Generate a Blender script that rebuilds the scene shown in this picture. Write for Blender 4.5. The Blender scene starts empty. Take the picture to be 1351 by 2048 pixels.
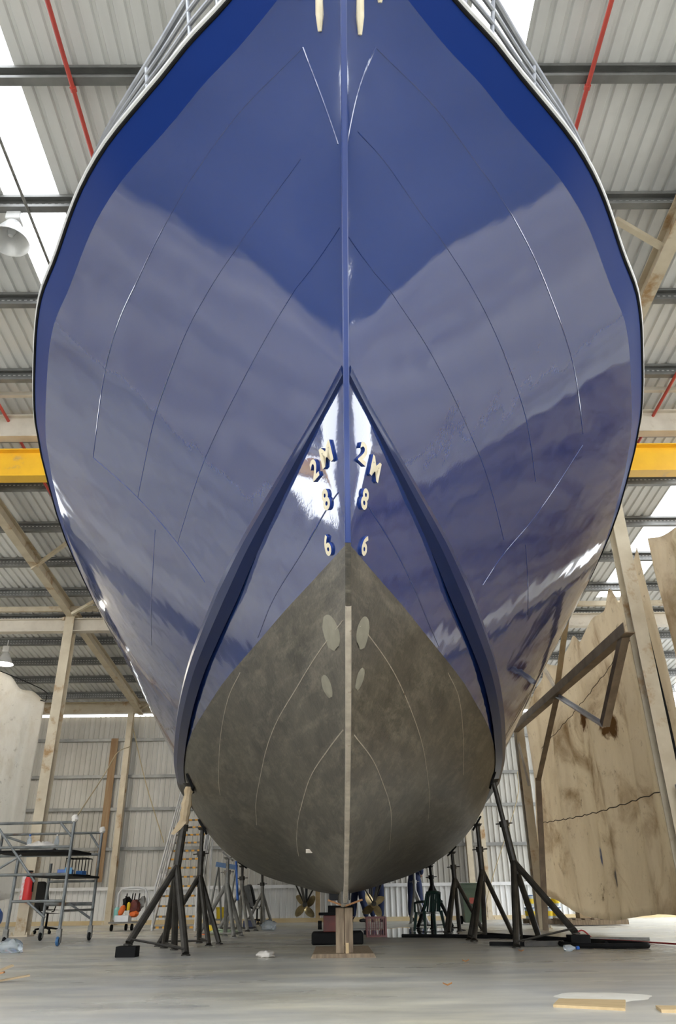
import bpy, bmesh, math, random
from mathutils import Vector, Matrix
random.seed(7)
S = bpy.context.scene
COL = S.collection
PI = math.pi

# ------------------------------------------------------------------ helpers
def pchip(pts):
    """monotone cubic through (x, y) pairs -> function"""
    xs = [p[0] for p in pts]; ys = [p[1] for p in pts]; n = len(xs)
    h = [xs[i+1]-xs[i] for i in range(n-1)]
    d = [(ys[i+1]-ys[i])/h[i] for i in range(n-1)]
    m = [0.0]*n
    m[0] = d[0]; m[-1] = d[-1]
    for i in range(1, n-1):
        if d[i-1]*d[i] > 0:
            w1 = 2*h[i]+h[i-1]; w2 = h[i]+2*h[i-1]
            m[i] = (w1+w2)/(w1/d[i-1]+w2/d[i])
    def f(x):
        if x <= xs[0]: return ys[0]+m[0]*(x-xs[0])
        if x >= xs[-1]: return ys[-1]+m[-1]*(x-xs[-1])
        i = 0
        while x > xs[i+1]: i += 1
        t = (x-xs[i])/h[i]
        return (ys[i]*(1+2*t)*(1-t)**2 + h[i]*m[i]*t*(1-t)**2
                + ys[i+1]*t*t*(3-2*t) + h[i]*m[i+1]*t*t*(t-1))
    return f

def lerp(a, b, t): return a+(b-a)*t
def V(*a): return Vector(a)

class MB:
    def __init__(s): s.v = []; s.f = []
    def add(s, vs, fs):
        o = len(s.v); s.v += [Vector(p) for p in vs]; s.f += [tuple(i+o for i in f) for f in fs]; return s
    def box(s, c, size, rz=0, R=None):
        x, y, z = [k/2 for k in size]
        M = R or Matrix.Rotation(rz, 3, 'Z')
        vs = [Vector(c)+M@Vector((i*x, j*y, k*z)) for i in (-1, 1) for j in (-1, 1) for k in (-1, 1)]
        return s.add(vs, [(0,1,3,2),(4,6,7,5),(0,4,5,1),(2,3,7,6),(0,2,6,4),(1,5,7,3)])
    def frame(s, p0, p1, up=(0,0,1)):
        a = (Vector(p1)-Vector(p0)).normalized(); u = Vector(up)
        if abs(a.dot(u)) > .98: u = Vector((0,1,0)) if abs(a.y) < .9 else Vector((1,0,0))
        r = a.cross(u).normalized(); u = r.cross(a).normalized()
        return a, r, u
    def beam(s, p0, p1, w, h, up=(0,0,1)):
        return s.extr([(-w/2,-h/2),(w/2,-h/2),(w/2,h/2),(-w/2,h/2)], p0, p1, up)
    def extr(s, prof, p0, p1, up=(0,0,1)):
        a, r, u = s.frame(p0, p1, up); n = len(prof); p0 = Vector(p0); p1 = Vector(p1)
        vs = [p0+r*x+u*y for x, y in prof]+[p1+r*x+u*y for x, y in prof]
        fs = [(i, (i+1) % n, n+(i+1) % n, n+i) for i in range(n)]
        fs += [tuple(reversed(range(n))), tuple(range(n, 2*n))]
        return s.add(vs, fs)
    def ibeam(s, p0, p1, w, h, t=.014, up=(0,0,1)):
        a, b = w/2, h/2
        return s.extr([(-a,-b),(a,-b),(a,-b+t),(t/2,-b+t),(t/2,b-t),(a,b-t),(a,b),(-a,b),(-a,b-t),(-t/2,b-t),(-t/2,-b+t),(-a,-b+t)], p0, p1, up)
    def tube(s, pts, r, n=8, closed=False):
        pts = [Vector(p) for p in pts]; m = len(pts)
        rr = r if isinstance(r, (list, tuple)) else [r]*m
        vs = []; fs = []; pu = None
        for i, p in enumerate(pts):
            if closed: a = pts[(i+1) % m]-pts[i-1]
            else: a = pts[min(i+1, m-1)]-pts[max(i-1, 0)]
            a.normalize()
            u = pu if pu is not None else (Vector((0,0,1)) if abs(a.z) < .9 else Vector((0,1,0)))
            rt = a.cross(u)
            if rt.length < 1e-4: rt = a.cross(Vector((1,.3,.2)))
            rt.normalize(); u = rt.cross(a).normalized(); pu = u
            for k in range(n):
                t = 2*PI*k/n; vs.append(p+(rt*math.cos(t)+u*math.sin(t))*rr[i])
        for i in range(m if closed else m-1):
            j = (i+1) % m
            for k in range(n):
                fs.append((i*n+k, i*n+(k+1) % n, j*n+(k+1) % n, j*n+k))
        if not closed: fs += [tuple(reversed(range(n))), tuple(range((m-1)*n, m*n))]
        return s.add(vs, fs)
    def lathe(s, prof, c=(0,0,0), n=16, axis=(0,0,1)):
        q = Vector((0,0,1)).rotation_difference(Vector(axis)); c = Vector(c); m = len(prof)
        vs = [c+q@Vector((r*math.cos(2*PI*k/n), r*math.sin(2*PI*k/n), z)) for r, z in prof for k in range(n)]
        fs = [(i*n+k, i*n+(k+1) % n, (i+1)*n+(k+1) % n, (i+1)*n+k) for i in range(m-1) for k in range(n)]
        if prof[0][0] > 1e-5: fs.append(tuple(reversed(range(n))))
        if prof[-1][0] > 1e-5: fs.append(tuple(range((m-1)*n, m*n)))
        return s.add(vs, fs)
    def grid(s, rows, flip=False):
        m = len(rows); n = len(rows[0]); vs = [p for r in rows for p in r]
        fs = [(i*n+j, i*n+j+1, (i+1)*n+j+1, (i+1)*n+j) for i in range(m-1) for j in range(n-1)]
        if flip: fs = [tuple(reversed(f)) for f in fs]
        return s.add(vs, fs)
    def blob(s, c, rad, n=10, m=7, seed=0, amp=.2, flat=None):
        rng = random.Random(seed); c = Vector(c); vs = []; fs = []
        for i in range(m+1):
            for k in range(n):
                th = PI*i/m; ph = 2*PI*k/n; a = 1+(rng.random()-.5)*2*amp*(0 < i < m)
                p = Vector((rad[0]*math.sin(th)*math.cos(ph)*a, rad[1]*math.sin(th)*math.sin(ph)*a, rad[2]*math.cos(th)*a))
                if flat is not None: p.z = max(p.z, -flat)
                vs.append(c+p)
        for i in range(m):
            for k in range(n):
                fs.append((i*n+k, (i+1)*n+k, (i+1)*n+(k+1) % n, i*n+(k+1) % n))
        return s.add(vs, fs)
    def build(s, name, m, parent=None, smooth=True, ang=35, bevel=0, kind=None, merge=0):
        off = Vector((0,0,0)); p = parent
        while p is not None: off += p.location; p = p.parent
        me = bpy.data.meshes.new(name)
        me.from_pydata([tuple(v-off) for v in s.v], [], s.f)
        bm = bmesh.new(); bm.from_mesh(me)
        if merge: bmesh.ops.remove_doubles(bm, verts=bm.verts, dist=merge)
        bmesh.ops.dissolve_degenerate(bm, edges=bm.edges, dist=1e-6)
        bmesh.ops.recalc_face_normals(bm, faces=bm.faces)
        bm.to_mesh(me); bm.free()
        if smooth:
            me.shade_smooth(); me.set_sharp_from_angle(angle=math.radians(ang))
        me.materials.append(m)
        o = bpy.data.objects.new(name, me); COL.objects.link(o)
        if parent is not None: o.parent = parent
        if bevel:
            b = o.modifiers.new('bevel', 'BEVEL'); b.width = bevel; b.segments = 2; b.limit_method = 'ANGLE'
        if kind: o['kind'] = kind
        return o

def thing(name, label, cat, loc, group=None):
    o = bpy.data.objects.new(name, None); COL.objects.link(o)
    o.location = loc; o.empty_display_size = .2
    o['label'] = label; o['category'] = cat
    if group: o['group'] = group
    return o
def tag(o, label, cat, group=None):
    # a thing that is one mesh: put its origin at the base of the mesh
    me = o.data
    xs = [v.co for v in me.vertices]
    c = Vector((sum(p.x for p in xs)/len(xs), sum(p.y for p in xs)/len(xs), min(p.z for p in xs)))
    me.transform(Matrix.Translation(-c)); o.location = c
    o['label'] = label; o['category'] = cat
    if group: o['group'] = group
    return o
def struct(o): o['kind'] = 'structure'; return o
def copy_tree(o, loc=None, rz=None, label=None, parent=None):
    c = o.copy(); COL.objects.link(c)
    if parent is not None: c.parent = parent
    if loc is not None: c.location = loc
    if rz is not None: c.rotation_euler = (0,0,rz)
    if label: c['label'] = label
    for ch in list(o.children): copy_tree(ch, parent=c)
    return c

# ------------------------------------------------------------------ materials
MATS = {}
class N:
    def __init__(s, name):
        s.m = bpy.data.materials.new(name); s.m.use_nodes = True; s.t = s.m.node_tree
        s.n = s.t.nodes; s.l = s.t.links
        s.b = s.n['Principled BSDF']; s.out = s.n['Material Output']
        MATS[name] = s.m
    def new(s, t, **k):
        x = s.n.new(t)
        for a, b in k.items(): setattr(x, a, b)
        return x
    def pos(s, scale=(1,1,1), rot=(0,0,0)):
        g = s.new('ShaderNodeNewGeometry'); mp = s.new('ShaderNodeMapping')
        mp.inputs['Scale'].default_value = scale; mp.inputs['Rotation'].default_value = rot
        s.l.new(g.outputs['Position'], mp.inputs['Vector']); return mp.outputs['Vector']
    def noise(s, vec, scale, detail=4, rough=.55, dist=0):
        x = s.new('ShaderNodeTexNoise'); x.inputs['Scale'].default_value = scale
        x.inputs['Detail'].default_value = detail; x.inputs['Roughness'].default_value = rough
        x.inputs['Distortion'].default_value = dist
        s.l.new(vec, x.inputs['Vector']); return x.outputs['Fac']
    def ramp(s, fac, a, b, ca=(0,0,0), cb=(1,1,1)):
        x = s.new('ShaderNodeValToRGB'); e = x.color_ramp.elements
        e[0].position = a; e[1].position = b; e[0].color = (*ca, 1); e[1].color = (*cb, 1)
        s.l.new(fac, x.inputs['Fac']); return x.outputs['Color']
    def mix(s, fac, a, b, mode='MIX'):
        x = s.new('ShaderNodeMix', data_type='RGBA', blend_type=mode)
        for sock, v in ((x.inputs['Factor'], fac), (x.inputs['A'], a), (x.inputs['B'], b)):
            if hasattr(v, 'is_output') or isinstance(v, bpy.types.NodeSocket): s.l.new(v, sock)
            elif isinstance(v, (int, float)): sock.default_value = v
            else: sock.default_value = (*v, 1)
        for i in x.inputs:
            pass
        return x.outputs['Result']
    def bump(s, h, strength=.2, dist=.02):
        x = s.new('ShaderNodeBump'); x.inputs['Strength'].default_value = strength; x.inputs['Distance'].default_value = dist
        s.l.new(h, x.inputs['Height']); s.l.new(x.outputs['Normal'], s.b.inputs['Normal']); return x
    def set(s, **k):
        for a, v in k.items():
            i = s.b.inputs[a.replace('_', ' ')]
            if isinstance(v, bpy.types.NodeSocket): s.l.new(v, i)
            elif isinstance(v, (tuple, list)): i.default_value = (*v, 1)
            else: i.default_value = v
        return s

# colour-mix sockets of ShaderNodeMix are found by identifier, so wrap it safely
def cmix(n, fac, a, b, mode='MIX'):
    x = n.new('ShaderNodeMix', data_type='RGBA', blend_type=mode)
    f, A, B = x.inputs[0], x.inputs[6], x.inputs[7]
    for sock, v in ((f, fac), (A, a), (B, b)):
        if isinstance(v, bpy.types.NodeSocket): n.l.new(v, sock)
        elif isinstance(v, (int, float)): sock.default_value = v
        else: sock.default_value = (*v, 1)
    return x.outputs[2]

def paint(name, c1, c2=None, scale=6, rough=.5, metal=0, lo=.35, hi=.7, bump=0, stretch=(1,1,1), spec=.5, rust=None, rlo=.6, rhi=.72, rscale=3):
    n = N(name); v = n.pos(stretch)
    col = c1
    if c2 is not None:
        col = n.ramp(n.noise(v, scale), lo, hi, c1, c2)
    if rust is not None:
        m = n.ramp(n.noise(v, rscale, 6, .65), rlo, rhi)
        col = cmix(n, m, col, rust)
    n.set(Base_Color=col, Roughness=rough, Metallic=metal, Specular_IOR_Level=spec)
    if bump: n.bump(n.noise(v, scale*4), bump)
    return n.m

# hull topside paint: fair gloss enamel
n = N('hull_blue')
v = n.pos()
n.set(Base_Color=(.011, .034, .16), Roughness=.06, IOR=2.1, Coat_Weight=0.0)
w1 = n.noise(v, 1.8, 2, .5); w2 = n.noise(v, 60, 1)
b1 = n.new('ShaderNodeBump'); b1.inputs['Strength'].default_value = .2; b1.inputs['Distance'].default_value = .05; n.l.new(w1, b1.inputs['Height'])
b2 = n.new('ShaderNodeBump'); b2.inputs['Strength'].default_value = .05; b2.inputs['Distance'].default_value = .002; n.l.new(w2, b2.inputs['Height'])
n.l.new(b1.outputs['Normal'], b2.inputs['Normal']); n.l.new(b2.outputs['Normal'], n.b.inputs['Normal']); n.l.new(b2.outputs['Normal'], n.b.inputs['Coat Normal'])
HULL = n.m
n = N('band_blue'); n.set(Base_Color=(.008, .026, .14), Roughness=.38, Specular_IOR_Level=.08, IOR=1.25)
BAND = n.m  # hull paint darkened, standing in for the dark reflections of the steeper plate
n = N('stem_blue'); n.set(Base_Color=(.011, .034, .17), Roughness=.28); STEMB = n.m
n = N('strake_blue'); n.set(Base_Color=(.006, .018, .085), Roughness=.3, Specular_IOR_Level=.3)
STRAKE = n.m  # same paint as the hull, coloured darker in place of its darker reflections
# underwater paint: worn, blotched, scuffed on the diagonal
n = N('antifouling'); v = n.pos(); vd = n.pos((1.2, 1.2, 5), (0, .75, .3)); vd2 = n.pos((1.2, 1.2, 5), (0, -.75, -.3))
base = n.ramp(n.noise(v, 2.6, 9, .75), .36, .68, (.030, .025, .018), (.100, .086, .062))
scuff = n.ramp(n.noise(vd, 2.2, 8, .72, .3), .50, .70); scuff2 = n.ramp(n.noise(vd2, 1.9, 8, .72, .3), .52, .72)
col = cmix(n, scuff, base, (.17, .15, .11)); col = cmix(n, scuff2, col, (.15, .128, .095))
fine = n.ramp(n.noise(v, 38, 5, .8), .4, .65, (.72, .72, .72), (1.15, 1.15, 1.12))
col = cmix(n, 1.0, col, fine, 'MULTIPLY')
n.set(Base_Color=col, Roughness=.42, Specular_IOR_Level=.55)
n.bump(n.noise(v, 26, 6, .7), .25, .01)
ANTI = n.m
n = N('antifouling_dark'); n.set(Base_Color=(.018, .018, .022), Roughness=.4); ANTID = n.m
BARE = paint('scraped_steel', (.36, .31, .25), (.52, .46, .37), 14, .45, .35, rust=(.16, .1, .06), rlo=.62, rhi=.72, rscale=9)
CREAMMARK = paint('mark_cream', (.78, .70, .52), (.70, .60, .40), 20, .5)
MARKSIDE = paint('mark_side', (.012, .04, .22), rough=.3)
RUBBER = paint('black_rubber', (.006, .006, .007), (.012, .012, .012), 12, .8, spec=.15)
ALU = paint('pale_metal', (.78, .78, .77), (.68, .68, .68), 8, .35, .3)
TUBEM = paint('rail_metal', (.35, .36, .38), (.22, .23, .26), 5, .3, .7)
BRONZE = paint('bronze', (.55, .43, .22), (.30, .24, .14), 8, .32, .75)
DARKSTEEL = paint('dark_steel', (.028, .025, .02), (.06, .053, .043), 9, .5, .3, rust=(.09, .055, .03), rlo=.62, rhi=.8)
GREYSTEEL = paint('grey_steel', (.16, .155, .14), (.26, .25, .225), 9, .5, .2, rust=(.14, .08, .045), rlo=.62, rhi=.75)
SCAFM = paint('scaffold_steel', (.12, .13, .13), (.24, .25, .25), 7, .4, .45, rust=(.13, .07, .035), rlo=.6, rhi=.72)
CREAM = paint('cream_steel', (.62, .54, .40), (.52, .44, .31), 4, .5, rust=(.36, .21, .085), rlo=.56, rhi=.68, rscale=2.2)
CREAMP = paint('pale_cream_steel', (.66, .60, .50), (.55, .49, .40), 4, .5, rust=(.36, .27, .18), rlo=.62, rhi=.8, rscale=3)
TANST = paint('tan_steel', (.40, .30, .17), (.27, .19, .10), 5, .5)
BROWNST = paint('brown_steel', (.17, .12, .075), (.27, .2, .13), 5, .5)
YELLOW = paint('crane_yellow', (.95, .56, .03), (.85, .48, .03), 3, .4, rust=(.5, .34, .14), rlo=.66, rhi=.8)
RED = paint('red_pipe', (.55, .07, .045), (.45, .06, .05), 4, .45)
GALV = paint('galvanised', (.20, .20, .19), (.32, .32, .30), 3, .45, .3)
n = N('punched_purlin')
_tc = n.new('ShaderNodeTexCoord'); _sp = n.new('ShaderNodeSeparateXYZ'); n.l.new(_tc.outputs['Generated'], _sp.inputs[0])
def _m(op, a, b):
    x = n.new('ShaderNodeMath', operation=op)
    for i, q in ((0, a), (1, b)):
        if isinstance(q, bpy.types.NodeSocket): n.l.new(q, x.inputs[i])
        else: x.inputs[i].default_value = q
    return x.outputs[0]
_fx = _m('LESS_THAN', _m('FRACT', _m('MULTIPLY', _sp.outputs['X'], 300.0), 0.0), .5)
_fz = _m('LESS_THAN', _m('ABSOLUTE', _m('SUBTRACT', _m('ABSOLUTE', _m('SUBTRACT', _sp.outputs['Z'], .5), 0.0), .16), 0.0), .05)
n.set(Base_Color=cmix(n, _m('MULTIPLY', _fx, _fz), n.ramp(n.noise(n.pos(), 3), .35, .7, (.15, .15, .145), (.24, .24, .23)), (.55, .55, .53)), Roughness=.5, Metallic=.2)
PURLIN = n.m
WOOD = paint('weathered_timber', (.30, .225, .145), (.15, .105, .066), 4, .7, stretch=(7, 7, 1))
WOODP = paint('pale_plywood', (.62, .46, .25), (.48, .34, .17), 4, .6, stretch=(1, 6, 1))
WOODO = paint('orange_timber', (.52, .25, .09), (.42, .19, .07), 8, .6)
BLACK = paint('black_paint', (.006, .006, .006), (.012, .012, .012), 8, .7, spec=.15)
REDOX = paint('red_oxide', (.17, .03, .018), (.09, .02, .015), 8, .55)
BLUEP = paint('blue_plastic', (.02, .1, .42), (.03, .14, .5), 5, .35)
BLUEST = paint('blue_steel', (.025, .10, .24), (.03, .13, .3), 5, .4)
WHITEP = paint('white_paint', (.78, .78, .77), (.66, .66, .65), 5, .4)
CLOTHW = paint('white_cloth', (.74, .70, .64), (.62, .58, .52), 8, .9)
REDPL = paint('red_plastic', (.17, .016, .010), (.13, .012, .008), 6, .4)
REDBR = paint('bright_red', (.70, .03, .03), rough=.4)
GREENBIN = paint('bin_green', (.085, .12, .075), (.06, .09, .055), 4, .45)
GREENCH = paint('dark_green_plastic', (.008, .035, .028), rough=.4)
TEAL = paint('teal', (.02, .16, .17), rough=.5)
LIME = paint('pale_green_hose', (.42, .52, .36), (.34, .44, .3), 20, .5)
YEL = paint('yellow_plastic', (.85, .62, .02), rough=.4)
ORANGE = paint('orange_plastic', (.85, .17, .03), rough=.4)
GREYFAB = paint('grey_fabric', (.10, .105, .11), (.14, .145, .15), 20, .85)
BLKFAB = paint('black_fabric', (.012, .012, .013), rough=.8)
OVERALL = paint('navy_cloth', (.005, .012, .045), (.008, .018, .065), 12, .85)
SKIN = paint('skin', (.45, .25, .17), rough=.5)
HAIR = paint('hair', (.03, .022, .015), rough=.6)
TAPE = paint('masking_wrap', (.58, .46, .30), (.46, .34, .2), 10, .7)
ROPE = paint('rope', (.42, .34, .2), rough=.8)
REDCORD = paint('red_cord', (.4, .03, .03), rough=.5)
CLEAR = N('clear_plastic').set(Base_Color=(.75, .82, .88), Roughness=.15, Transmission_Weight=.75, IOR=1.3).m
FILLER = paint('filler_putty', (.26, .24, .18), (.2, .185, .14), 14, .55)
SPILL = paint('spilt_paint', (.92, .90, .82), (.80, .77, .68), 6, .35)
CARTON = paint('tan_carton', (.45, .34, .2), (.36, .26, .15), 6, .7)
# hazard treads
n = N('hazard_tread'); v = n.pos((1, 0, 0))
wv = n.new('ShaderNodeTexWave'); wv.inputs['Scale'].default_value = 2.2; n.l.new(v, wv.inputs['Vector'])
n.set(Base_Color=n.ramp(wv.outputs['Fac'], .45, .55, (.16, .15, .13), (.75, .38, .05)), Roughness=.5); HAZ = n.m
# cladding
def sheet(name, c1, c2, rough=.5, streak=(6, 6, .25), dirt=None):
    n = N(name); v = n.pos(streak); vb = n.pos()
    col = n.ramp(n.noise(v, 1.1, 5), .3, .75, c1, c2)
    if dirt is not None:
        col = cmix(n, n.ramp(n.noise(vb, .5, 5, .6), .5, .75), col, dirt)
    n.set(Base_Color=col, Roughness=rough, Specular_IOR_Level=.3); return n.m
ROOFM = sheet('roof_sheet', (.68, .68, .66), (.80, .80, .78), .5, (3, .3, 1), (.52, .52, .51))
WALLM = sheet('wall_sheet', (.46, .445, .40), (.60, .585, .54), .55, (5, 5, .2), (.42, .40, .35))
WALLD = sheet('wall_sheet_dark', (.26, .265, .27), (.34, .345, .35), .5)
WALLW = sheet('wall_sheet_pale', (.68, .68, .66), (.76, .76, .74), .5)
n = N('skylight_sheet')
tr = n.new('ShaderNodeBsdfTransparent'); tr.inputs['Color'].default_value = (.95, .96, .96, 1)
tl = n.new('ShaderNodeBsdfTranslucent'); tl.inputs['Color'].default_value = (.95, .96, .97, 1)
mx = n.new('ShaderNodeMixShader'); mx.inputs[0].default_value = .35
n.l.new(tr.outputs[0], mx.inputs[1]); n.l.new(tl.outputs[0], mx.inputs[2]); n.l.new(mx.outputs[0], n.out.inputs['Surface'])
SKYM = n.m
# floor
n = N('concrete_floor'); v = n.pos(); vs = n.pos((.6, 2.0, 1))
a = n.ramp(n.noise(v, .35, 5, .6), .35, .68, (.56, .56, .55), (.68, .63, .49))
b = n.ramp(n.noise(vs, 1.3, 7, .65), .38, .7, (.70, .71, .735), (1.10, 1.09, 1.05))
c = cmix(n, 1.0, a, b, 'MULTIPLY')
c = cmix(n, n.ramp(n.noise(v, 9, 8, .8), .62, .8), c, (.40, .38, .33))
n.set(Base_Color=c, Roughness=n.ramp(n.noise(vs, .8, 4), .3, .7, (.22, .22, .22), (.45, .45, .45)), Specular_IOR_Level=.45)
n.bump(n.noise(v, 45, 6, .7), .08, .01)
FLOORM = n.m
APRON = paint('apron_concrete', (.24, .235, .22), (.30, .295, .28), .5, .8)
# tarpaulin
def tarp_mat(name, c1, c2, stain, tl=.3, smears=()):
    n = N(name); v = n.pos(); vs = n.pos((1, 1, .35))
    col = n.ramp(n.noise(vs, 1.6, 8, .7), .3, .72, c1, c2)
    col = cmix(n, n.ramp(n.noise(v, .8, 8, .7, .8), .50, .72), col, stain)
    col = cmix(n, n.ramp(n.noise(v, 5, 8, .8), .58, .72), col, tuple(k*.5 for k in stain))
    for c_, r_, tint in smears:          # spilt paint marks on the canvas
        mp = n.new('ShaderNodeMapping'); mp.inputs['Location'].default_value = (0, -c_[0]/r_[0], -c_[1]/r_[1]); mp.inputs['Scale'].default_value = (0, 1/r_[0], 1/r_[1])
        g = n.new('ShaderNodeNewGeometry'); n.l.new(g.outputs['Position'], mp.inputs['Vector'])
        ln = n.new('ShaderNodeVectorMath', operation='LENGTH'); n.l.new(mp.outputs['Vector'], ln.inputs[0])
        ad = n.new('ShaderNodeMath', operation='MULTIPLY_ADD'); n.l.new(n.noise(v, 9, 4), ad.inputs[0]); ad.inputs[1].default_value = .9; n.l.new(ln.outputs['Value'], ad.inputs[2])
        col = cmix(n, n.ramp(ad.outputs[0], .8, 1.5, (1,1,1), (0,0,0)), col, tint)
    d = n.new('ShaderNodeBsdfDiffuse'); t = n.new('ShaderNodeBsdfTranslucent'); m = n.new('ShaderNodeMixShader'); m.inputs[0].default_value = tl
    n.l.new(col, d.inputs['Color']); n.l.new(col, t.inputs['Color'])
    bp = n.new('ShaderNodeBump'); bp.inputs['Strength'].default_value = .7; bp.inputs['Distance'].default_value = .06
    n.l.new(n.noise(vs, 4, 6, .6, .5), bp.inputs['Height']); n.l.new(bp.outputs['Normal'], d.inputs['Normal'])
    n.l.new(d.outputs[0], m.inputs[1]); n.l.new(t.outputs[0], m.inputs[2]); n.l.new(m.outputs[0], n.out.inputs['Surface'])
    return n.m
TARP = tarp_mat('tarp_canvas', (.66, .58, .46), (.78, .70, .56), (.36, .26, .15), .6, (((14.05,1.95),(.07,.26),(.07,.16,.28)),((12.9,1.05),(.22,.26),(.26,.28,.36)),((12.1,.75),(.25,.3),(.30,.29,.28)),((11.3,2.75),(.5,.4),(.26,.17,.09)),((12.5,3.1),(.4,.35),(.24,.15,.08))))
TARPL = tarp_mat('tarp_pale', (.66, .64, .59), (.80, .78, .73), (.58, .53, .44), .5)
# lamps
n = N('lamp_glow'); n.b.inputs['Emission Color'].default_value = (1, .93, .75, 1); n.b.inputs['Emission Strength'].default_value = 9; GLOW = n.m
n = N('lamp_glass'); n.set(Base_Color=(.8, .82, .84), Roughness=.08, Transmission_Weight=.3); LGLASS = n.m

# ------------------------------------------------------------------ camera
YAW, PITCH, ROLL = 0.010264, math.radians(27.35), math.radians(.8)
fw = Vector((math.sin(YAW)*math.cos(PITCH), math.cos(YAW)*math.cos(PITCH), math.sin(PITCH)))
rt = fw.cross(Vector((0,0,1))).normalized(); up = rt.cross(fw)
r2 = rt*math.cos(ROLL)-up*math.sin(ROLL); u2 = up*math.cos(ROLL)+rt*math.sin(ROLL)
cd = bpy.data.cameras.new('camera'); cam = bpy.data.objects.new('camera', cd); COL.objects.link(cam)
M = Matrix.Identity(4)
for i in range(3): M[i][0] = r2[i]; M[i][1] = u2[i]; M[i][2] = -fw[i]
M.translation = Vector((-.08, 0, .505)); cam.matrix_world = M
cd.sensor_fit = 'VERTICAL'; cd.sensor_height = 36; cd.lens = 1500*36/2048; cd.clip_start = .05; cd.clip_end = 300
S.camera = cam

# ------------------------------------------------------------------ the shed
def roof_z(y): return 7.58-.085*y
XL, XR, YF, YB = -10.6, 9.6, -14.0, 22.2
YS = 1.5            # forward of this, unseen wide translucent sheets added to brighten the hall
o = MB().box(((XL+XR)/2, (YF+YB)/2, -.1), (XR-XL, YB-YF, .2)).build('floor', FLOORM, smooth=False); struct(o)
o = MB()
o.box((0, -34, -.12), (110, 40, .2)); o.box((32, 12, -.12), (44.8, 52, .2)); o.box((-33, 12, -.12), (44.8, 52, .2)); o.box((-.5, 40, -.12), (20.2, 35.4, .2))
struct(o.build('ground', APRON, smooth=False))
# roof sheets, split by three skylight strips
PIT = .145
def roof_strip(mb, x0, x1, ys=(1.5, 4, 8, 12, 16, 20, YB+.4)):
    xs = []; x = math.floor(x0/PIT)*PIT
    while x < x1:
        for dx, dz in ((0, 0), (.09, 0), (.103, .028), (.132, .028), (.145, 0)):
            xx = x+dx
            if x0 <= xx <= x1: xs.append((xx, dz))
        x += PIT
    out = [xs[0]]
    for p in xs[1:]:
        if p[0]-out[-1][0] > 1e-4: out.append(p)
    mb.grid([[(x, y, roof_z(y)+dz) for x, dz in out] for y in ys])
mb = MB()
SKY = [(-3.43, -2.93), (1.2, 1.67), (5.72, 6.3)]
edges = [XL]+[e for s_ in sorted(SKY) for e in s_]+[XR]
for i in range(0, len(edges), 2): roof_strip(mb, edges[i], edges[i+1], (1.5, 4, 8, 12, 15.3))
roof_strip(mb, XL, XR, (15.3, 18, YB+.4))
FILL_SKY = [(-10.2+2.2*q, -10.2+2.2*q+1.25) for q in range(9)]
edges = [XL]+[e for s_ in FILL_SKY for e in s_]+[XR]
for i in range(0, len(edges), 2): roof_strip(mb, edges[i], edges[i+1], (YF, -8, -3, YS))
struct(mb.build('ceiling', ROOFM, smooth=False))
for i, (a, b) in enumerate(FILL_SKY):
    m_ = MB(); m_.grid([[(x, y, roof_z(y)+.004) for x in (a, (a+b)/2, b)] for y in (YF, -6, YS)]); struct(m_.build('window_%d' % (i+10), SKYM, smooth=False))  # invented front skylights, out of view, added to light floor and hull
for i, (a, b) in enumerate(sorted(SKY)):
    mb = MB(); xs = [a+(b-a)*k/4 for k in range(5)]
    mb.grid([[(x, y, roof_z(y)+.004) for x in xs] for y in (YS, 4, 12, 15.3)])
    struct(mb.build('window_%d' % (i+1), SKYM, smooth=False))
# purlins (C sections) under the sheets
k = 0
for j in range(-12, 14):
    y = 4.2+1.3*j
    if y < YF or y > YB-.3: continue
    k += 1
    z = roof_z(y)-.006; t = .008
    mb = MB()
    mb.extr([(-.04, -.18), (.04, -.18), (.04, -.145), (.032, -.145), (.032, -.172), (-.032, -.172), (-.032, -.008), (.032, -.008), (.032, -.035), (.04, -.035), (.04, 0), (-.04, 0)], (XL, y, z), (XR, y, z))
    struct(mb.build('trim_%d' % k, PURLIN, smooth=False))
# back wall: vertical ribs, pale lower sheets, girts
def rib_wall(mb, x0, x1, y, z0, z1, fl=1):
    xs = []; x = x0
    while x < x1:
        xs += [(x, 0), (x+.09, 0), (x+.103, .026), (x+.132, .026)]; x += PIT
    xs.append((x1, 0))
    mb.grid([[(a, y-fl*d, z) for a, d in xs] for z in (z0, z1)])
mb = MB(); rib_wall(mb, XL, XR, YB+.03, .80, 5.335); struct(mb.build('wall_back', WALLM, smooth=False))
mb = MB(); rib_wall(mb, XL, XR, YB+.02, .10, .84); struct(mb.build('wall_back_lower', WALLW, smooth=False))
mb = MB(); mb.box(((XL+XR)/2, YB+.02, .05), (XR-XL, .10, .10)); struct(mb.build('baseboard_back', paint('sill_timber', (.55, .42, .22), (.62, .52, .34), 2, .6), smooth=False))
for z in (4.66, 3.66, 2.8, 1.8, .84):
    k += 1; mb = MB(); mb.extr([(-.03, -.04), (.03, -.04), (.03, .04), (-.03, .04)], (XL, YB-.05, z), (XR, YB-.05, z)); struct(mb.build('trim_%d' % k, GALV if z > 1 else WHITEP, smooth=False))
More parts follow.
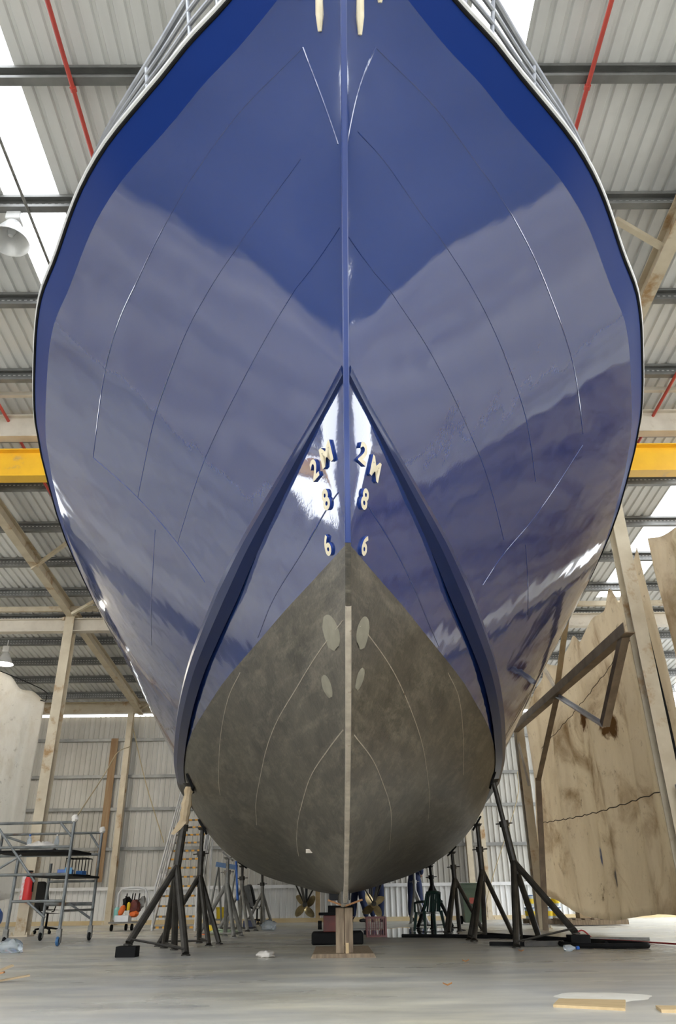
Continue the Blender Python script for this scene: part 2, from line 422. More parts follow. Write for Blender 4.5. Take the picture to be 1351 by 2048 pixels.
# side walls: unseen canvas curtains, gaps at floor and roof shaped for hull reflections
for X_, nm, dr in ((-9.6, 'wall_left', 1), (8.8, 'wall_right', -1)):
    mb = MB(); rows = []
    for z in (.38, 1.2, 2.2, 3.6, 5.08):
        rows.append([(X_+.06*math.sin(y*5.1+.3*z)+.05*math.sin(y*2.3+z), y, z+(.06*math.sin(y*3) if z > 4 else 0)) for y in [.15*q for q in range(15, 101)]])
    mb.grid(rows); o = struct(mb.build(nm+'_curtain', TARPL, ang=180)); o.modifiers.new('thickness', 'SOLIDIFY').thickness = .004
    mb = MB(); xs = []; y = YF
    while y < 2.5:
        xs += [(y, 0), (y+.09, 0), (y+.103, .026), (y+.132, .026)]; y += PIT
    mb.grid([[(X_+dr*d, y, 0) for y, d in xs], [(X_+dr*d, y, roof_z(y)) for y, d in xs]])
    if X_ < 0:
        xs = []; y = 14.9
        while y < YB: xs += [(y, 0), (y+.09, 0), (y+.103, .026), (y+.132, .026)]; y += PIT
        mb.grid([[(X_-.6+dr*d, y, 0) for y, d in xs], [(X_-.6+dr*d, y, roof_z(y)) for y, d in xs]])
    struct(mb.build(nm, WALLD, smooth=False))  # unseen sheets, dark and full height to darken bow reflections and the rear bay
# ---- steel frame
XA, XB_ = -5.6, 3.58
def column(x, y, top, w, label, m, name='steel_column', h=None):
    t = thing(name, label, 'column', (x, y, 0))
    mb = MB(); mb.ibeam((x, y, .02), (x, y, top), w, h or w*1.25, .016, up=(0, 1, 0)); mb.build('shaft', m, t, smooth=False)
    mb = MB(); mb.box((x, y, .012), (w+.12, w*1.25+.12, .024))
    for sx in (-1, 1):
        for sy in (-1, 1): mb.lathe([(.018, 0), (.018, .03), (.006, .05)], (x+sx*(w/2+.035), y+sy*(w*.6+.03), .024), 6)
    mb.build('base_plate', m, t, smooth=False)
    return t
column(XA, 15.2, 5.98, .19, 'rust-streaked cream steel column on the left, nearer than the one against the back wall', CREAM)
column(XA-.3, 21.95, 5.42, .15, 'cream steel column standing against the back wall on the left', CREAM)
BIGC = column(XB_+.12, 8.9, 6.28, .17, 'tall cream steel column near the right edge carrying a grey power outlet box', CREAM, h=.20)
column(XB_+.02, 15.2, 5.98, .16, 'cream steel column at the far left end of the stained canvas tarp', CREAM)
column(XB_-.05, 21.95, 5.42, .15, 'cream steel column against the back wall behind the green bin', CREAM)
column(XB_+.35, 22.0, 5.42, .12, 'slim cream post beside the column behind the green bin', CREAM, name='steel_post', h=.12)
def member(name, p0, p1, w, h, label, cat, m, up=(0,0,1)):
    return tag(MB().ibeam(p0, p1, w, h, .016, up).build(name, m, smooth=False), label, cat)
def rafter(x, y0, y1, label):
    z = lambda y: roof_z(y)-.19-.115
    return member('roof_rafter', (x, y0, z(y0)), (x, y1, z(y1)), .15, .22, label, 'rafter', CREAM)
rafter(XA, YF, 15.1, 'cream rafter sloping down to the nearer left column')
rafter(XA, 15.3, 21.9, 'cream rafter between the nearer left column and the back wall column')
rafter(XB_, YF, 21.9, 'rusty cream rafter at the upper right running behind the blue hull')
member('cross_beam', (XL, 8.9, 6.49), (XR, 8.9, 6.49), .16, .36, 'broad pale cream cross beam just above the yellow crane beam', 'beam', CREAMP)
member('crane_beam', (XL, 9.1, 5.995), (XR, 9.1, 5.995), .2, .44, 'yellow overhead crane beam crossing behind the hull', 'beam', YELLOW)
member('cross_beam', (XL, 15.2, 5.72), (XR, 15.2, 5.72), .18, .28, 'cream cross beam on the nearer left column', 'beam', CREAMP)
member('eave_beam', (XL, 21.95, 5.53), (XR, 21.95, 5.53), .2, .32, 'cream eave beam along the top of the back wall', 'beam', CREAM)
tag(MB().beam((XL, 8.45, 6.74), (XR, 8.45, 6.74), .06, .06).build('tie_rail', CREAMP, smooth=False), 'thin cream rail above the broad pale cross beam', 'beam')
tag(MB().beam((XL, 15.0, 6.02), (XR, 15.0, 6.02), .08, .10).build('tie_rail', CREAM, smooth=False), 'thin cream rail above the beam on the nearer left column', 'beam')
# fly braces
def brace(p0, p1, label, m=CREAM, w=.06, h=.06, name='fly_brace'):
    return tag(MB().beam(p0, p1, w, h).build(name, m, smooth=False), label, 'brace')
brace((XA-.05, 12.9, 6.05), (XA+.75, 12.35, 6.33), 'short cream fly brace crossing the left rafter')
brace((XA+.12, 14.85, 5.86), (XA+.95, 14.35, 6.1), 'cream fly brace at the head of the nearer left column, right side')
brace((XA-.1, 15.1, 5.85), (XA-.8, 15.9, 6.0), 'cream fly brace at the head of the nearer left column, left side')
brace((XA+.0, 21.6, 5.4), (XA+.6, 21.0, 5.55), 'small cream fly brace at the head of the back wall column')
brace((XB_+.0, 5.9, 6.72), (XB_-.62, 5.62, 6.86), 'short cream fly brace sticking out of the upper right rafter')
# red sprinkler pipes
def pipe(x, label):
    t = thing('sprinkler_pipe', label, 'pipe', (x, YF, roof_z(YF)-.24))
    MB().tube([(x, YF, roof_z(YF)-.215), (x, 14.2, roof_z(14.2)-.215)], .021, 10).build('pipe_run', RED, t)
    for y in (-3, .5, 4.25, 7.8, 12.0):
        MB().tube([(x, y-.02, roof_z(y)-.213), (x, y+.02, roof_z(y+.02)-.213)], .03, 10).build('coupling', RED, t)
pipe(-2.36, 'red sprinkler pipe under the roof at the upper left, beside the skylight')
pipe(2.27, 'red sprinkler pipe under the roof at the upper right')
pipe(-4.65, 'red sprinkler pipe seen above the left end of the pale cross beam')
pipe(4.54, 'red sprinkler pipe seen at the right edge above the pale cross beam')

# ---- high bay lamps
def lamp(x, y, zt, label, lit, R=.19, tilt=0):
    t = thing('high_bay_lamp', label, 'lamp', (x, y, zt))
    MB().tube([(x, y, zt), (x, y, zt-.16)], .012, 8).build('stem', WHITEP, t)
    MB().box((x, y, zt-.22), (.15, .13, .14)).build('gear_box', WHITEP, t, smooth=False, bevel=.01)
    zz = zt-.29
    MB().lathe([(.05, 0), (.07, -.02), (.10, -.08), (.15, -.18), (R, -.27), (R+.012, -.28), (R-.006, -.268), (.14, -.175), (.09, -.08), (.06, -.025), (.02, -.02)], (x, y, zz), 28).build('reflector', ALU, t)
    MB().lathe([(.0, -.20), (.025, -.19), (.045, -.14), (.04, -.09), (.025, -.05), (.02, -.02)], (x, y, zz), 14).build('bulb', GLOW if lit else LGLASS, t)
    if lit:
        ld = bpy.data.lights.new('lamp_light', 'POINT'); ld.energy = 60; ld.color = (1, .92, .78); ld.shadow_soft_size = .06
        lo = bpy.data.objects.new('lamp_light', ld); COL.objects.link(lo); lo.parent = t; lo.location = (0, 0, -.29-.24)
lamp(-3.36, 5.58, 7.12, 'unlit silver high bay lamp under the left skylight', False)
lamp(-7.65, 17.0, 6.0, 'lit high bay lamp glowing above the left tarp', True)
tag(MB().tube([(-3.2, YF, roof_z(YF)-.2), (-3.2, 8.3, roof_z(8.3)-.2)], .016, 8).build('conduit', GREYSTEEL), 'thin grey conduit running under the left skylight', 'conduit')

# ------------------------------------------------------------------ the boat
stem_y = pchip([(.50, 6.4), (.56, 6.0), (.76, 5.4), (1.027, 4.7), (1.34, 4.05), (1.647, 3.65), (2.05, 3.31), (2.53, 3.12), (2.83, 2.95), (3.32, 2.66), (3.72, 2.38), (4.185, 2.05), (4.66, 1.72)])
_tab = [(stem_y(.50+4.16*i/300), .50+4.16*i/300) for i in range(301)]
def stem_z(y):                        # height of the stem profile at station y
    if y >= 6.4: return lerp(.50, .56, min(1, (y-6.4)/3))
    for (ya, za), (yb, zb) in zip(_tab, _tab[1:]):
        if yb <= y <= ya: return lerp(za, zb, (ya-y)/max(1e-9, ya-yb))
    return 4.66
_keel = pchip([(5.2, .83), (6.0, .60), (6.6, .55), (8, .545), (12, .58), (14, .585), (16, .61), (18, .68), (19.9, .75)])
def keel_z(y):
    if y < 5.2: return stem_z(y)
    return max(_keel(y), .54) if y > 6 else _keel(y)
chine_x = pchip([(2.93, 0), (3.31, .17), (3.9, .42), (4.3, .58), (4.8, .75), (5.4, .95), (6.15, 1.18), (7.3, 1.47), (8.8, 1.79), (10, 2.02), (11.2, 2.21), (12, 2.33), (14, 2.5), (16, 2.58), (19.9, 2.55)])
def chine_z(y): return 2.05+.78*math.exp(-(y-2.95)/2.6) if y < 13 else max(1.85, 2.066-.03*(y-13))
sheer_x = pchip([(1.72, 0), (1.76, .08), (1.84, .19), (2.0, .345), (2.26, .605), (2.45, .82), (2.63, 1.0), (2.84, 1.22), (3.04, 1.42), (3.34, 1.66), (3.89, 2.0), (4.25, 2.225), (4.8, 2.45), (5.7, 2.73), (6.4, 2.85), (7.4, 2.97), (9.2, 3.045), (12, 3.08), (16, 3.06), (19.9, 2.9)])
sheer_z = pchip([(1.5, 4.66), (3, 4.6), (4, 4.53), (5, 4.42), (6, 4.26), (7.5, 4.02), (9, 3.83), (11, 3.66), (13, 3.55), (16, 3.42), (20, 3.38)])
sec12 = pchip([(0, 0), (.086, .014), (.29, .10), (.515, .215), (.73, .405), (.87, .62), (.945, .80), (1, 1)])
def sec_u(w, y):
    k = min(1, max(0, (y-6.2)/5.8)); k = k*k*(3-2*k)
    return lerp(w, sec12(w), k)
def bottom_pt(y, w, s=1):
    xc, zk, zc = chine_x(y), keel_z(y), chine_z(y)
    return Vector((s*xc*w, y, zk+(zc-zk)*sec_u(w, y)))
def bottom_z(x, y):
    return bottom_pt(y, min(1, abs(x)/max(1e-6, chine_x(y)))).z
WL = 2.05
YT = 19.9
ys = [2.93+.02*i for i in range(20)]+[3.33+.08*i for i in range(22)]+[5.1+.3*i for i in range(50)]
ys = [y for y in ys if y < YT-.05]+[YT]
def wl_w(y):
    """w where the section crosses the waterline"""
    if chine_z(y) <= WL: return 1.0
    if keel_z(y) >= WL: return 0.0
    lo, hi = 0, 1
    for _ in range(40):
        m_ = (lo+hi)/2
        if bottom_pt(y, m_).z < WL: lo = m_
        else: hi = m_
    return lo
BOAT = thing('boat', 'big blue steel hulled boat propped up bow-on in the shed', 'boat', (0, 8.6, .44))
# underwater bottom (both sides, plus transom lower part)
mb = MB()
for s in (-1, 1):
    rows = [[bottom_pt(y, wl_w(y)*j/14, s) for j in range(15)] for y in ys if wl_w(y) > 0]
    mb.grid(rows)
tz = [bottom_pt(YT, 1-j/14, -1) for j in range(15)]+[bottom_pt(YT, j/14, 1) for j in range(1, 15)]
mb.add(tz, [tuple(range(len(tz)))])
mb.build('underwater_hull', ANTI, BOAT, merge=1e-4, ang=40)
# bottom plating between waterline and chine
mb = MB()
for s in (-1, 1):
    rows = [[bottom_pt(y, lerp(wl_w(y), 1, j/6), s) for j in range(7)] for y in ys if wl_w(y) < .9995 and y > 2.94]
    mb.grid(rows)
mb.build('bow_plating', HULL, BOAT, merge=1e-4, ang=40)
# knuckle curve: the sheer moved in and down
T = [1.72+.004*i for i in range(10)]+[1.76+.03*i for i in range(26)]+[2.54+.1*i for i in range(30)]+[5.6+.45*i for i in range(32)]
T = [t for t in T if t < YT]+[YT]
def knuckle(y):
    e = .004; tx = sheer_x(y+e)-sheer_x(y); ty = e; L = math.hypot(tx, ty)
    nx, ny = -ty/L, tx/L
    if y < 1.725: nx, ny = 0, 1
    g = min(1, .75+.25*(y-1.72))
    return Vector((max(0, sheer_x(y)+nx*.115*g), y+ny*.13*g, sheer_z(y)-.2))
KN = [knuckle(t) for t in T]
KN[0] = Vector((0, stem_y(4.46), 4.46))
for i in range(1, len(KN)): KN[i].y = max(KN[i].y, KN[i-1].y+.002)
KN[-1].y = YT
def side_pt(K, v):
    y = K.y
    if y < 2.93: Lw = Vector((0, y, stem_z(y)))
    else: Lw = Vector((chine_x(y), y, chine_z(y)))
    p = Lw.lerp(K, v); ch = K-Lw
    c = .075*max(0, 1-(max(y, 2.5)-2.5)/6.5)-.015
    nrm = Vector((-ch.z, 0, ch.x))
    return p+nrm*c*4*v*(1-v)*(-1 if False else 1)*(-1)*(-1)
def side_at(y, v, s=1):
    """point on the topside at station y, fraction v from chine to knuckle"""
    for a, b in zip(KN, KN[1:]):
        if a.y <= y <= b.y:
            K = a.lerp(b, (y-a.y)/max(1e-9, b.y-a.y)); break
    else: K = KN[-1]
    p = side_pt(K, v); return Vector((s*p.x, p.y, p.z))
mb = MB()
for s in (-1, 1):
    rows = []
    for K in KN:
        rows.append([Vector((s*p.x, p.y, p.z)) for p in (side_pt(K, j/24) for j in range(25))])
    mb.grid(rows)
mb.add([V(-chine_x(YT), YT, chine_z(YT)), V(chine_x(YT), YT, chine_z(YT)), V(KN[-1].x, YT, KN[-1].z), V(-KN[-1].x, YT, KN[-1].z)], [(0,1,2,3)])
mb.build('topside_plating', HULL, BOAT, merge=1e-4, ang=40)
SH = [Vector((sheer_x(t), t, sheer_z(t))) for t in T]
for s, nm in ((-1, 'bulwark_band'), (1, 'bulwark_band')):
    mb = MB(); rows = []
    for a, b in zip(KN, SH):
        A, B = Vector((s*a.x, a.y, a.z)), Vector((s*b.x, b.y, b.z))
        rows.append([A, A.lerp(B, .5), B])
    mb.grid(rows); mb.build(nm, BAND, BOAT, ang=50)
# black fender and pale cap rail along the sheer
def sheer_path(s, dx, dz, t0=0):
    out = []
    for i, t in enumerate(T):
        a = SH[max(0, i-1)]; b = SH[min(len(SH)-1, i+1)]
        tg = (b-a).normalized(); nx, ny = tg.y, -tg.x
        if i == 0: nx, ny = .0, -1
        out.append(Vector((s*(SH[i].x+nx*dx), SH[i].y+ny*dx, SH[i].z+dz)))
    return out
full = list(reversed(sheer_path(-1, .004, .010)[1:]))+sheer_path(1, .004, .010)
MB().tube(full, .014, 8).build('sheer_fender', RUBBER, BOAT)
full = list(reversed(sheer_path(-1, .012, .045)[1:]))+sheer_path(1, .012, .045)
MB().tube(full, .017, 8).build('cap_rail', ALU, BOAT)
# deck
mb = MB(); mb.grid([[(-max(.01, SH[i].x-.16), SH[i].y+.12, SH[i].z-.14), (max(.01, SH[i].x-.16), SH[i].y+.12, SH[i].z-.14)] for i in range(3, len(SH)-1)])
mb.build('deck', GREYSTEEL, BOAT)
# bow rails: a low pulpit round the stem head that comes down to the cap rail
def rail_path(s_, dx, h):
    out = []
    for p, q, t in zip(sheer_path(s_, 0, 0), sheer_path(s_, dx, 0), T):
        if t < 3.3:
            g = min(1, max(0, (3.3-t)/1.1)); out.append(p.lerp(q, g)+V(0, 0, .03+h*g))
    return out
for h_, out_, r_ in ((.16, .03, .014), (.30, .05, .014), (.44, .07, .02)):
    f_ = rail_path(-1, out_, h_)[1:]; g_ = rail_path(1, out_, h_)
    MB().tube(list(reversed(f_))+g_, r_, 8).build('bow_rail', TUBEM, BOAT)
for s in (-1, 1):
    a_ = rail_path(s, .0, 0); b_ = rail_path(s, .07, .44)
    for i in range(8, len(b_)-2, 5):
        MB().tube([a_[i], b_[i]], .013, 8).build('stanchion', TUBEM, BOAT)
# stem bar: painted blue above, scraped bare steel below
def stem_run(z0, z1, n_):
    return [Vector((0, stem_y(z0+(z1-z0)*i/n_), z0+(z1-z0)*i/n_)) for i in range(n_+1)]
def bar(pts, w, d, name, m, drop=0):
    mb = MB(); rows = []
    for i, p in enumerate(pts):
        tg = (pts[min(i+1, len(pts)-1)]-pts[max(0, i-1)]).normalized()
        nf = Vector((0, tg.z, -tg.y))       # points forward/down out of the stem
        if nf.y > 0 and abs(nf.y) > abs(nf.z): nf = -nf
        if nf.z > 0: nf = -nf if nf.y > 0 else nf
        q = [p+V(-w/2, 0, 0)-nf*.03, p+V(-w/2, 0, 0)+nf*(d-.006), p+V(-w/2+.005, 0, 0)+nf*d, p+V(w/2-.005, 0, 0)+nf*d, p+V(w/2, 0, 0)+nf*(d-.006), p+V(w/2, 0, 0)-nf*.03]
        rows.append(q)
    mb.grid(rows)
    mb.add(rows[0], [tuple(range(6))]); mb.add(rows[-1], [tuple(range(6))])
    mb.build(name, m, BOAT, merge=1e-5)
bar(stem_run(2.05, 4.5, 60), .030, .022, 'stem_bar', STEMB)
bar(stem_run(1.80, 2.05, 8), .030, .022, 'stem_bar', ANTI)
kp = list(reversed(stem_run(.60, 1.80, 40)))
kp += [Vector((0, y, z)) for y, z in ((6.1, .545), (6.5, .515), (7.2, .49), (8.0, .475), (9, .47), (12, .47), (15, .47), (16.6, .47))]
bar(kp, .030, .03, 'keel_bar', BARE)
mb = MB(); mb.grid([[V(0, y, keel_z(y)+.03), V(0, y, .48)] for y in [6.3+.5*i for i in range(21)]]); 
mb = MB(); mb.beam((0, 6.6, .52), (0, 16.6, .52), .06, .09); mb.build('keel_plate', ANTI, BOAT, smooth=False)
mb = MB()
for i in range(10):
    y = 13.6+.3*i; mb.box((0, y, .56-.012*(i % 2)), (.34, .16, .10))
mb.build('keel_cooler', ANTID, BOAT, smooth=False)
# rubbing strakes along the chine
for s in (-1, 1):
    def strake(y0, y1, nm, m):
        mb = MB(); rows = []; nn = 70
        for i in range(nn+1):
            y = y0+(y1-y0)*i/nn
            g = min(1, max(.12, (y-2.95)/1.9)); tx = chine_x(y+.02)-chine_x(y-.02); L = math.hypot(tx, .04); nx, ny = .04/L, -tx/L
            c = Vector((chine_x(y), y, chine_z(y))); e = .095*g; hh = .095*(.35+.65*g)
            prof = [(-.03, -hh), (e*.55, -hh*.85), (e, -hh*.35), (e, hh*.35), (e*.8, hh*.6), (-.03, hh)]
            rows.append([Vector((s*(c.x+nx*a), c.y+ny*a, c.z+b)) for a, b in prof])
        mb.grid(rows); mb.add(rows[0], [tuple(range(6))]); mb.add(rows[-1], [tuple(range(6))]); mb.build(nm, m, BOAT, ang=25)
    strake(2.96, 11.3, 'rubbing_strake', STRAKE)
    strake(11.3, YT-.2, 'bilge_strake', ANTID)
# propellers, shafts, brackets, rudders
def propeller(x):
    c = Vector((x, 17.8, .40))
    pr = MB().lathe([(0, -.10), (.03, -.09), (.05, -.03), (.055, .05), (.045, .1), (.03, .13)], c, 14, (0, 1, 0)).build('propeller', BRONZE, BOAT)
    for b in range(4):
        a0 = PI/2*b+.5+(0 if x < 0 else .3); rows = []
        for i in range(9):
            r_ = .045+.225*i/8; u = i/8; half = (.20+.62*math.sin(PI*min(1, u*.92+.08))**.7)*.155
            row = []
            for j in range(7):
                q = (j/6-.5)*2; th = a0+q*half/max(.07, r_)*.62+(.25*u if x < 0 else -.25*u); yy = q*half*.55*(1-.45*u)*(1 if x < 0 else -1)
                row.append(c+V(r_*math.cos(th), yy, r_*math.sin(th)))
            rows.append(row)
        m_ = MB(); m_.grid(rows); m_.grid([[p+V(0, .014, 0) for p in r_] for r_ in rows], True); m_.build('blade', BRONZE, pr)
    MB().tube([c+V(0, .1, 0), c+V(0, -2.6, .42)], .028, 10).build('propeller_shaft', DARKSTEEL, BOAT)
    for dx in (-.22, .2):
        MB().tube([c+V(0, -.2, .02), V(x+dx, 17.5, bottom_z(x+dx, 17.5)+.03)], .017, 8).build('shaft_strut', DARKSTEEL, BOAT)
    MB().lathe([(.045, -.16), (.05, -.1), (.05, .1), (.045, .16)], c+V(0, -.24, .03), 12, (0, 1, 0)).build('shaft_bearing', DARKSTEEL, BOAT)
    mb = MB(); mb.box((x, 18.55, .62), (.05, .42, .52)); mb.build('rudder', ANTID, BOAT, smooth=False, bevel=.015)
    MB().tube([(x, 18.45, .86), (x, 18.45, bottom_z(x, 18.45)+.1)], .03, 8).build('rudder_stock', DARKSTEEL, BOAT)
propeller(-.70); propeller(.73)
#PART2#
# ---- weld seams, draft marks, patches, bow battens: laid on the plating itself
from mathutils.bvhtree import BVHTree
_v = []; _f = []
for o in BOAT.children:
    if o.name.split('.')[0] in ('underwater_hull', 'bow_plating', 'topside_plating'):
        k0 = len(_v); _v += [p.co+BOAT.location for p in o.data.vertices]; _f += [[i+k0 for i in q.vertices] for q in o.data.polygons]
SKIN_T = BVHTree.FromPolygons(_v, _f)
def snap(p, off=.0):
    c, nn, _, _ = SKIN_T.find_nearest(Vector(p))
    if nn.x*p[0] < 0: nn = -nn
    return c+nn*off, nn
def spline(pts, per=7):
    P = [Vector(p) for p in pts]; P = [P[0]*2-P[1]]+P+[P[-1]*2-P[-2]]; out = []
    for i in range(1, len(P)-2):
        for k in range(per):
            t = k/per; a, b, c, d = P[i-1], P[i], P[i+1], P[i+2]
            out.append(.5*((2*b)+(c-a)*t+(2*a-5*b+4*c-d)*t*t+(3*b-a-3*c+d)*t**3))
    return out+[P[-2]]
def seam(pts, m, r=.0055):
    q = [snap(p, -r*.25)[0] for p in spline(pts)]
    MB().tube(q, r, 6).build('weld_seam', m, BOAT)
for pts in (
    [(.03,2.62,3.38),(.143,2.818,3.344),(.295,3.018,3.295),(.47,3.307,3.248),(.655,3.665,3.182),(.852,4.088,3.096),(1.046,4.581,2.997),(1.21,5.1,2.9)],
    [(.067,2.392,3.831),(.225,2.58,3.827),(.47,2.886,3.739),(.721,3.227,3.674),(.924,3.57,3.619),(1.095,3.91,3.557),(1.267,4.29,3.465),(1.46,4.95,3.32)],
    [(.161,2.213,4.204),(.401,2.442,4.214),(.596,2.647,4.191),(.861,2.946,4.124),(1.095,3.258,4.066),(1.341,3.661,4.009),(1.587,4.121,3.936),(1.93,5.0,3.77)],
    [(.012,2.399,3.701),(.06,2.305,3.939),(.118,2.242,4.113),(.161,2.213,4.204)],
    [(-.03,2.62,3.43),(-.229,2.902,3.345),(-.404,3.185,3.276),(-.607,3.571,3.197),(-.807,3.986,3.122),(-1.003,4.451,3.024),(-1.236,5.122,2.909)],
    [(-.22,2.559,3.849),(-.387,2.769,3.8),(-.567,2.99,3.729),(-.772,3.284,3.684),(-.998,3.673,3.625),(-1.227,4.156,3.519),(-1.444,4.73,3.397),(-1.591,5.161,3.318)],
    [(-.199,2.228,4.232),(-.484,2.5,4.233),(-.73,2.767,4.198),(-1.011,3.123,4.1),(-1.274,3.531,4.033),(-1.517,3.946,3.992),(-1.744,4.457,3.875),(-2.02,5.246,3.741)],
    [(-.02,2.411,3.754),(-.091,2.343,3.939),(-.163,2.27,4.139),(-.199,2.228,4.232)],
    [(-.044,3.27,2.306),(-.137,3.506,2.272),(-.255,3.83,2.218),(-.446,4.365,2.155),(-.579,4.845,2.071)],
    [(.109,3.411,2.308),(.28,3.858,2.256),(.521,4.601,2.131),(.66,5.08,2.07)]):
    seam(pts, HULL)
for pts in ([(1.954,5.118,3.74),(1.717,5.24,3.418),(1.488,5.282,3.128),(1.228,5.235,2.83),(1.052,5.243,2.589)],
            [(-2.02,5.246,3.741),(-1.591,5.161,3.318),(-1.238,5.131,2.905),(-1.012,5.146,2.593)],
            [(-1.457,5.279,3.092),(-1.582,5.84,2.947),(-1.837,7.081,2.73)], [(1.473,5.454,3.013),(1.706,6.509,2.795)]):
    seam(pts, HULL, .004)
for pts in ([(-.024,3.614,1.76),(-.147,4.028,1.732),(-.314,4.665,1.671),(-.486,5.358,1.6),(-.647,6.276,1.474),(-.811,7.531,1.352),(-.886,8.452,1.21)],
            [(.06,3.72,1.765),(.125,3.921,1.766),(.304,4.541,1.725),(.471,5.244,1.633),(.656,6.253,1.493),(.817,7.479,1.371),(.905,8.496,1.216)],
            [(-.025,4.177,1.328),(-.113,4.608,1.297),(-.235,5.237,1.23),(-.33,5.966,1.102),(-.414,7.284,.984),(-.43,8.114,.894)],
            [(.036,4.25,1.314),(.165,4.855,1.276),(.278,5.523,1.181),(.376,6.431,1.065),(.455,7.991,.931)],
            [(-.762,5.461,2.004),(-.928,6.074,1.949),(-1.118,7.086,1.824),(-1.276,8.223,1.63),(-1.315,8.667,1.535)],
            [(.778,5.515,2.001),(.956,6.169,1.95),(1.127,7.158,1.811),(1.264,8.151,1.639)]):
    seam(pts, BARE, .0042)
def letter(ch, p, s):
    c = bpy.data.curves.new('t', 'FONT'); c.body = ch; c.size = .13; c.extrude = .0065; c.offset = .0042; c.resolution_u = 4
    o = bpy.data.objects.new('t', c); COL.objects.link(o); bpy.context.view_layer.update()
    me = bpy.data.meshes.new_from_object(o.evaluated_get(bpy.context.evaluated_depsgraph_get()))
    bpy.data.objects.remove(o); bpy.data.curves.remove(c)
    xs = [v.co.x for v in me.vertices]; yz = [v.co.y for v in me.vertices]
    me.transform(Matrix.Translation((-(max(xs)+min(xs))/2, -(max(yz)+min(yz))/2, 0)))
    k = .112/(max(yz)-min(yz)); me.transform(Matrix.Diagonal((k*1.08, k, 1, 1)))
    q, nn = snap(p, .006)
    nn = Vector((s*abs(nn.x), -abs(nn.y), nn.z if nn.z < 0 else -nn.z)); u = Vector((0,0,1)); u = (u-nn*u.dot(nn)).normalized(); r = u.cross(nn)
    Mx = Matrix((( r.x,u.x,nn.x,q.x),(r.y,u.y,nn.y,q.y),(r.z,u.z,nn.z,q.z),(0,0,0,1)))
    me.materials.clear(); me.materials.append(MARKSIDE); me.materials.append(CREAMMARK)
    for f in me.polygons: f.material_index = 1 if f.normal.z > .9 else 0
    me.transform(Mx); me.transform(Matrix.Translation(-BOAT.location))
    o = bpy.data.objects.new('draft_mark', me); COL.objects.link(o); o.parent = BOAT
    o['label'] = 'raised cream draft mark reading '+ch
for ch, p, s in (('2',(-.156,3.395,2.516),-1),('M',(-.095,3.261,2.522),-1),('8',(-.097,3.375,2.323),-1),('6',(-.091,3.497,2.123),-1),
                 ('2',(.078,3.235,2.511),1),('M',(.142,3.375,2.502),1),('8',(.081,3.346,2.309),1),('6',(.082,3.476,2.112),1)):
    letter(ch, p, s)
def patch(pts, w, m=FILLER):
    rows = []; pts = spline(pts, 6); L = len(pts)
    for i, p in enumerate(pts):
        q, nn = snap(p); tg = (pts[min(i+1, L-1)]-pts[max(0, i-1)]).normalized(); sd = nn.cross(tg).normalized()
        ww = w*max(.12, math.sin(PI*(i+.6)/(L+.2)))**.5
        rows.append([snap(q+sd*ww*j/2, .004 if abs(j) < 2 else .0005)[0] for j in (-2,-1,0,1,2)])
    MB().grid(rows).build('filler_patch', m, BOAT)
patch([(-.125,3.86,1.83),(-.085,3.809,1.74),(-.066,3.807,1.67)], .11); patch([(-.135,4.14,1.615),(-.113,4.143,1.561),(-.092,4.154,1.50)], .075)
patch([(.115,3.84,1.81),(.080,3.799,1.741),(.058,3.786,1.68)], .10); patch([(.086,3.978,1.61),(.068,3.983,1.561),(.046,3.984,1.50)], .06)
MB().box(snap((-.281,6.93,.876), .004)[0], (.07,.05,.03)).build('inlet_grille', BARE, BOAT, smooth=False)
for x, z0 in ((-.125,4.205),(.08,4.175),(-.235,4.36),(.195,4.33)):
    p0 = snap((x, stem_y(z0)+.05+abs(x)*.35, z0), .006)[0]
    q = [p0+V(0, -.62*t_-.02*min(1, t_/.05), t_) for t_ in [(4.60-z0)*i/8 for i in range(9)]]
    MB().tube(q, [.010]+[.020]*8, 8).build('bow_batten', CREAMMARK, BOAT)
MB().tube([V(0, stem_y(z)-.02, z) for z in (4.27,4.36,4.5,4.6)], [.01,.022,.026,.026], 8).build('bow_batten', CREAMMARK, BOAT)

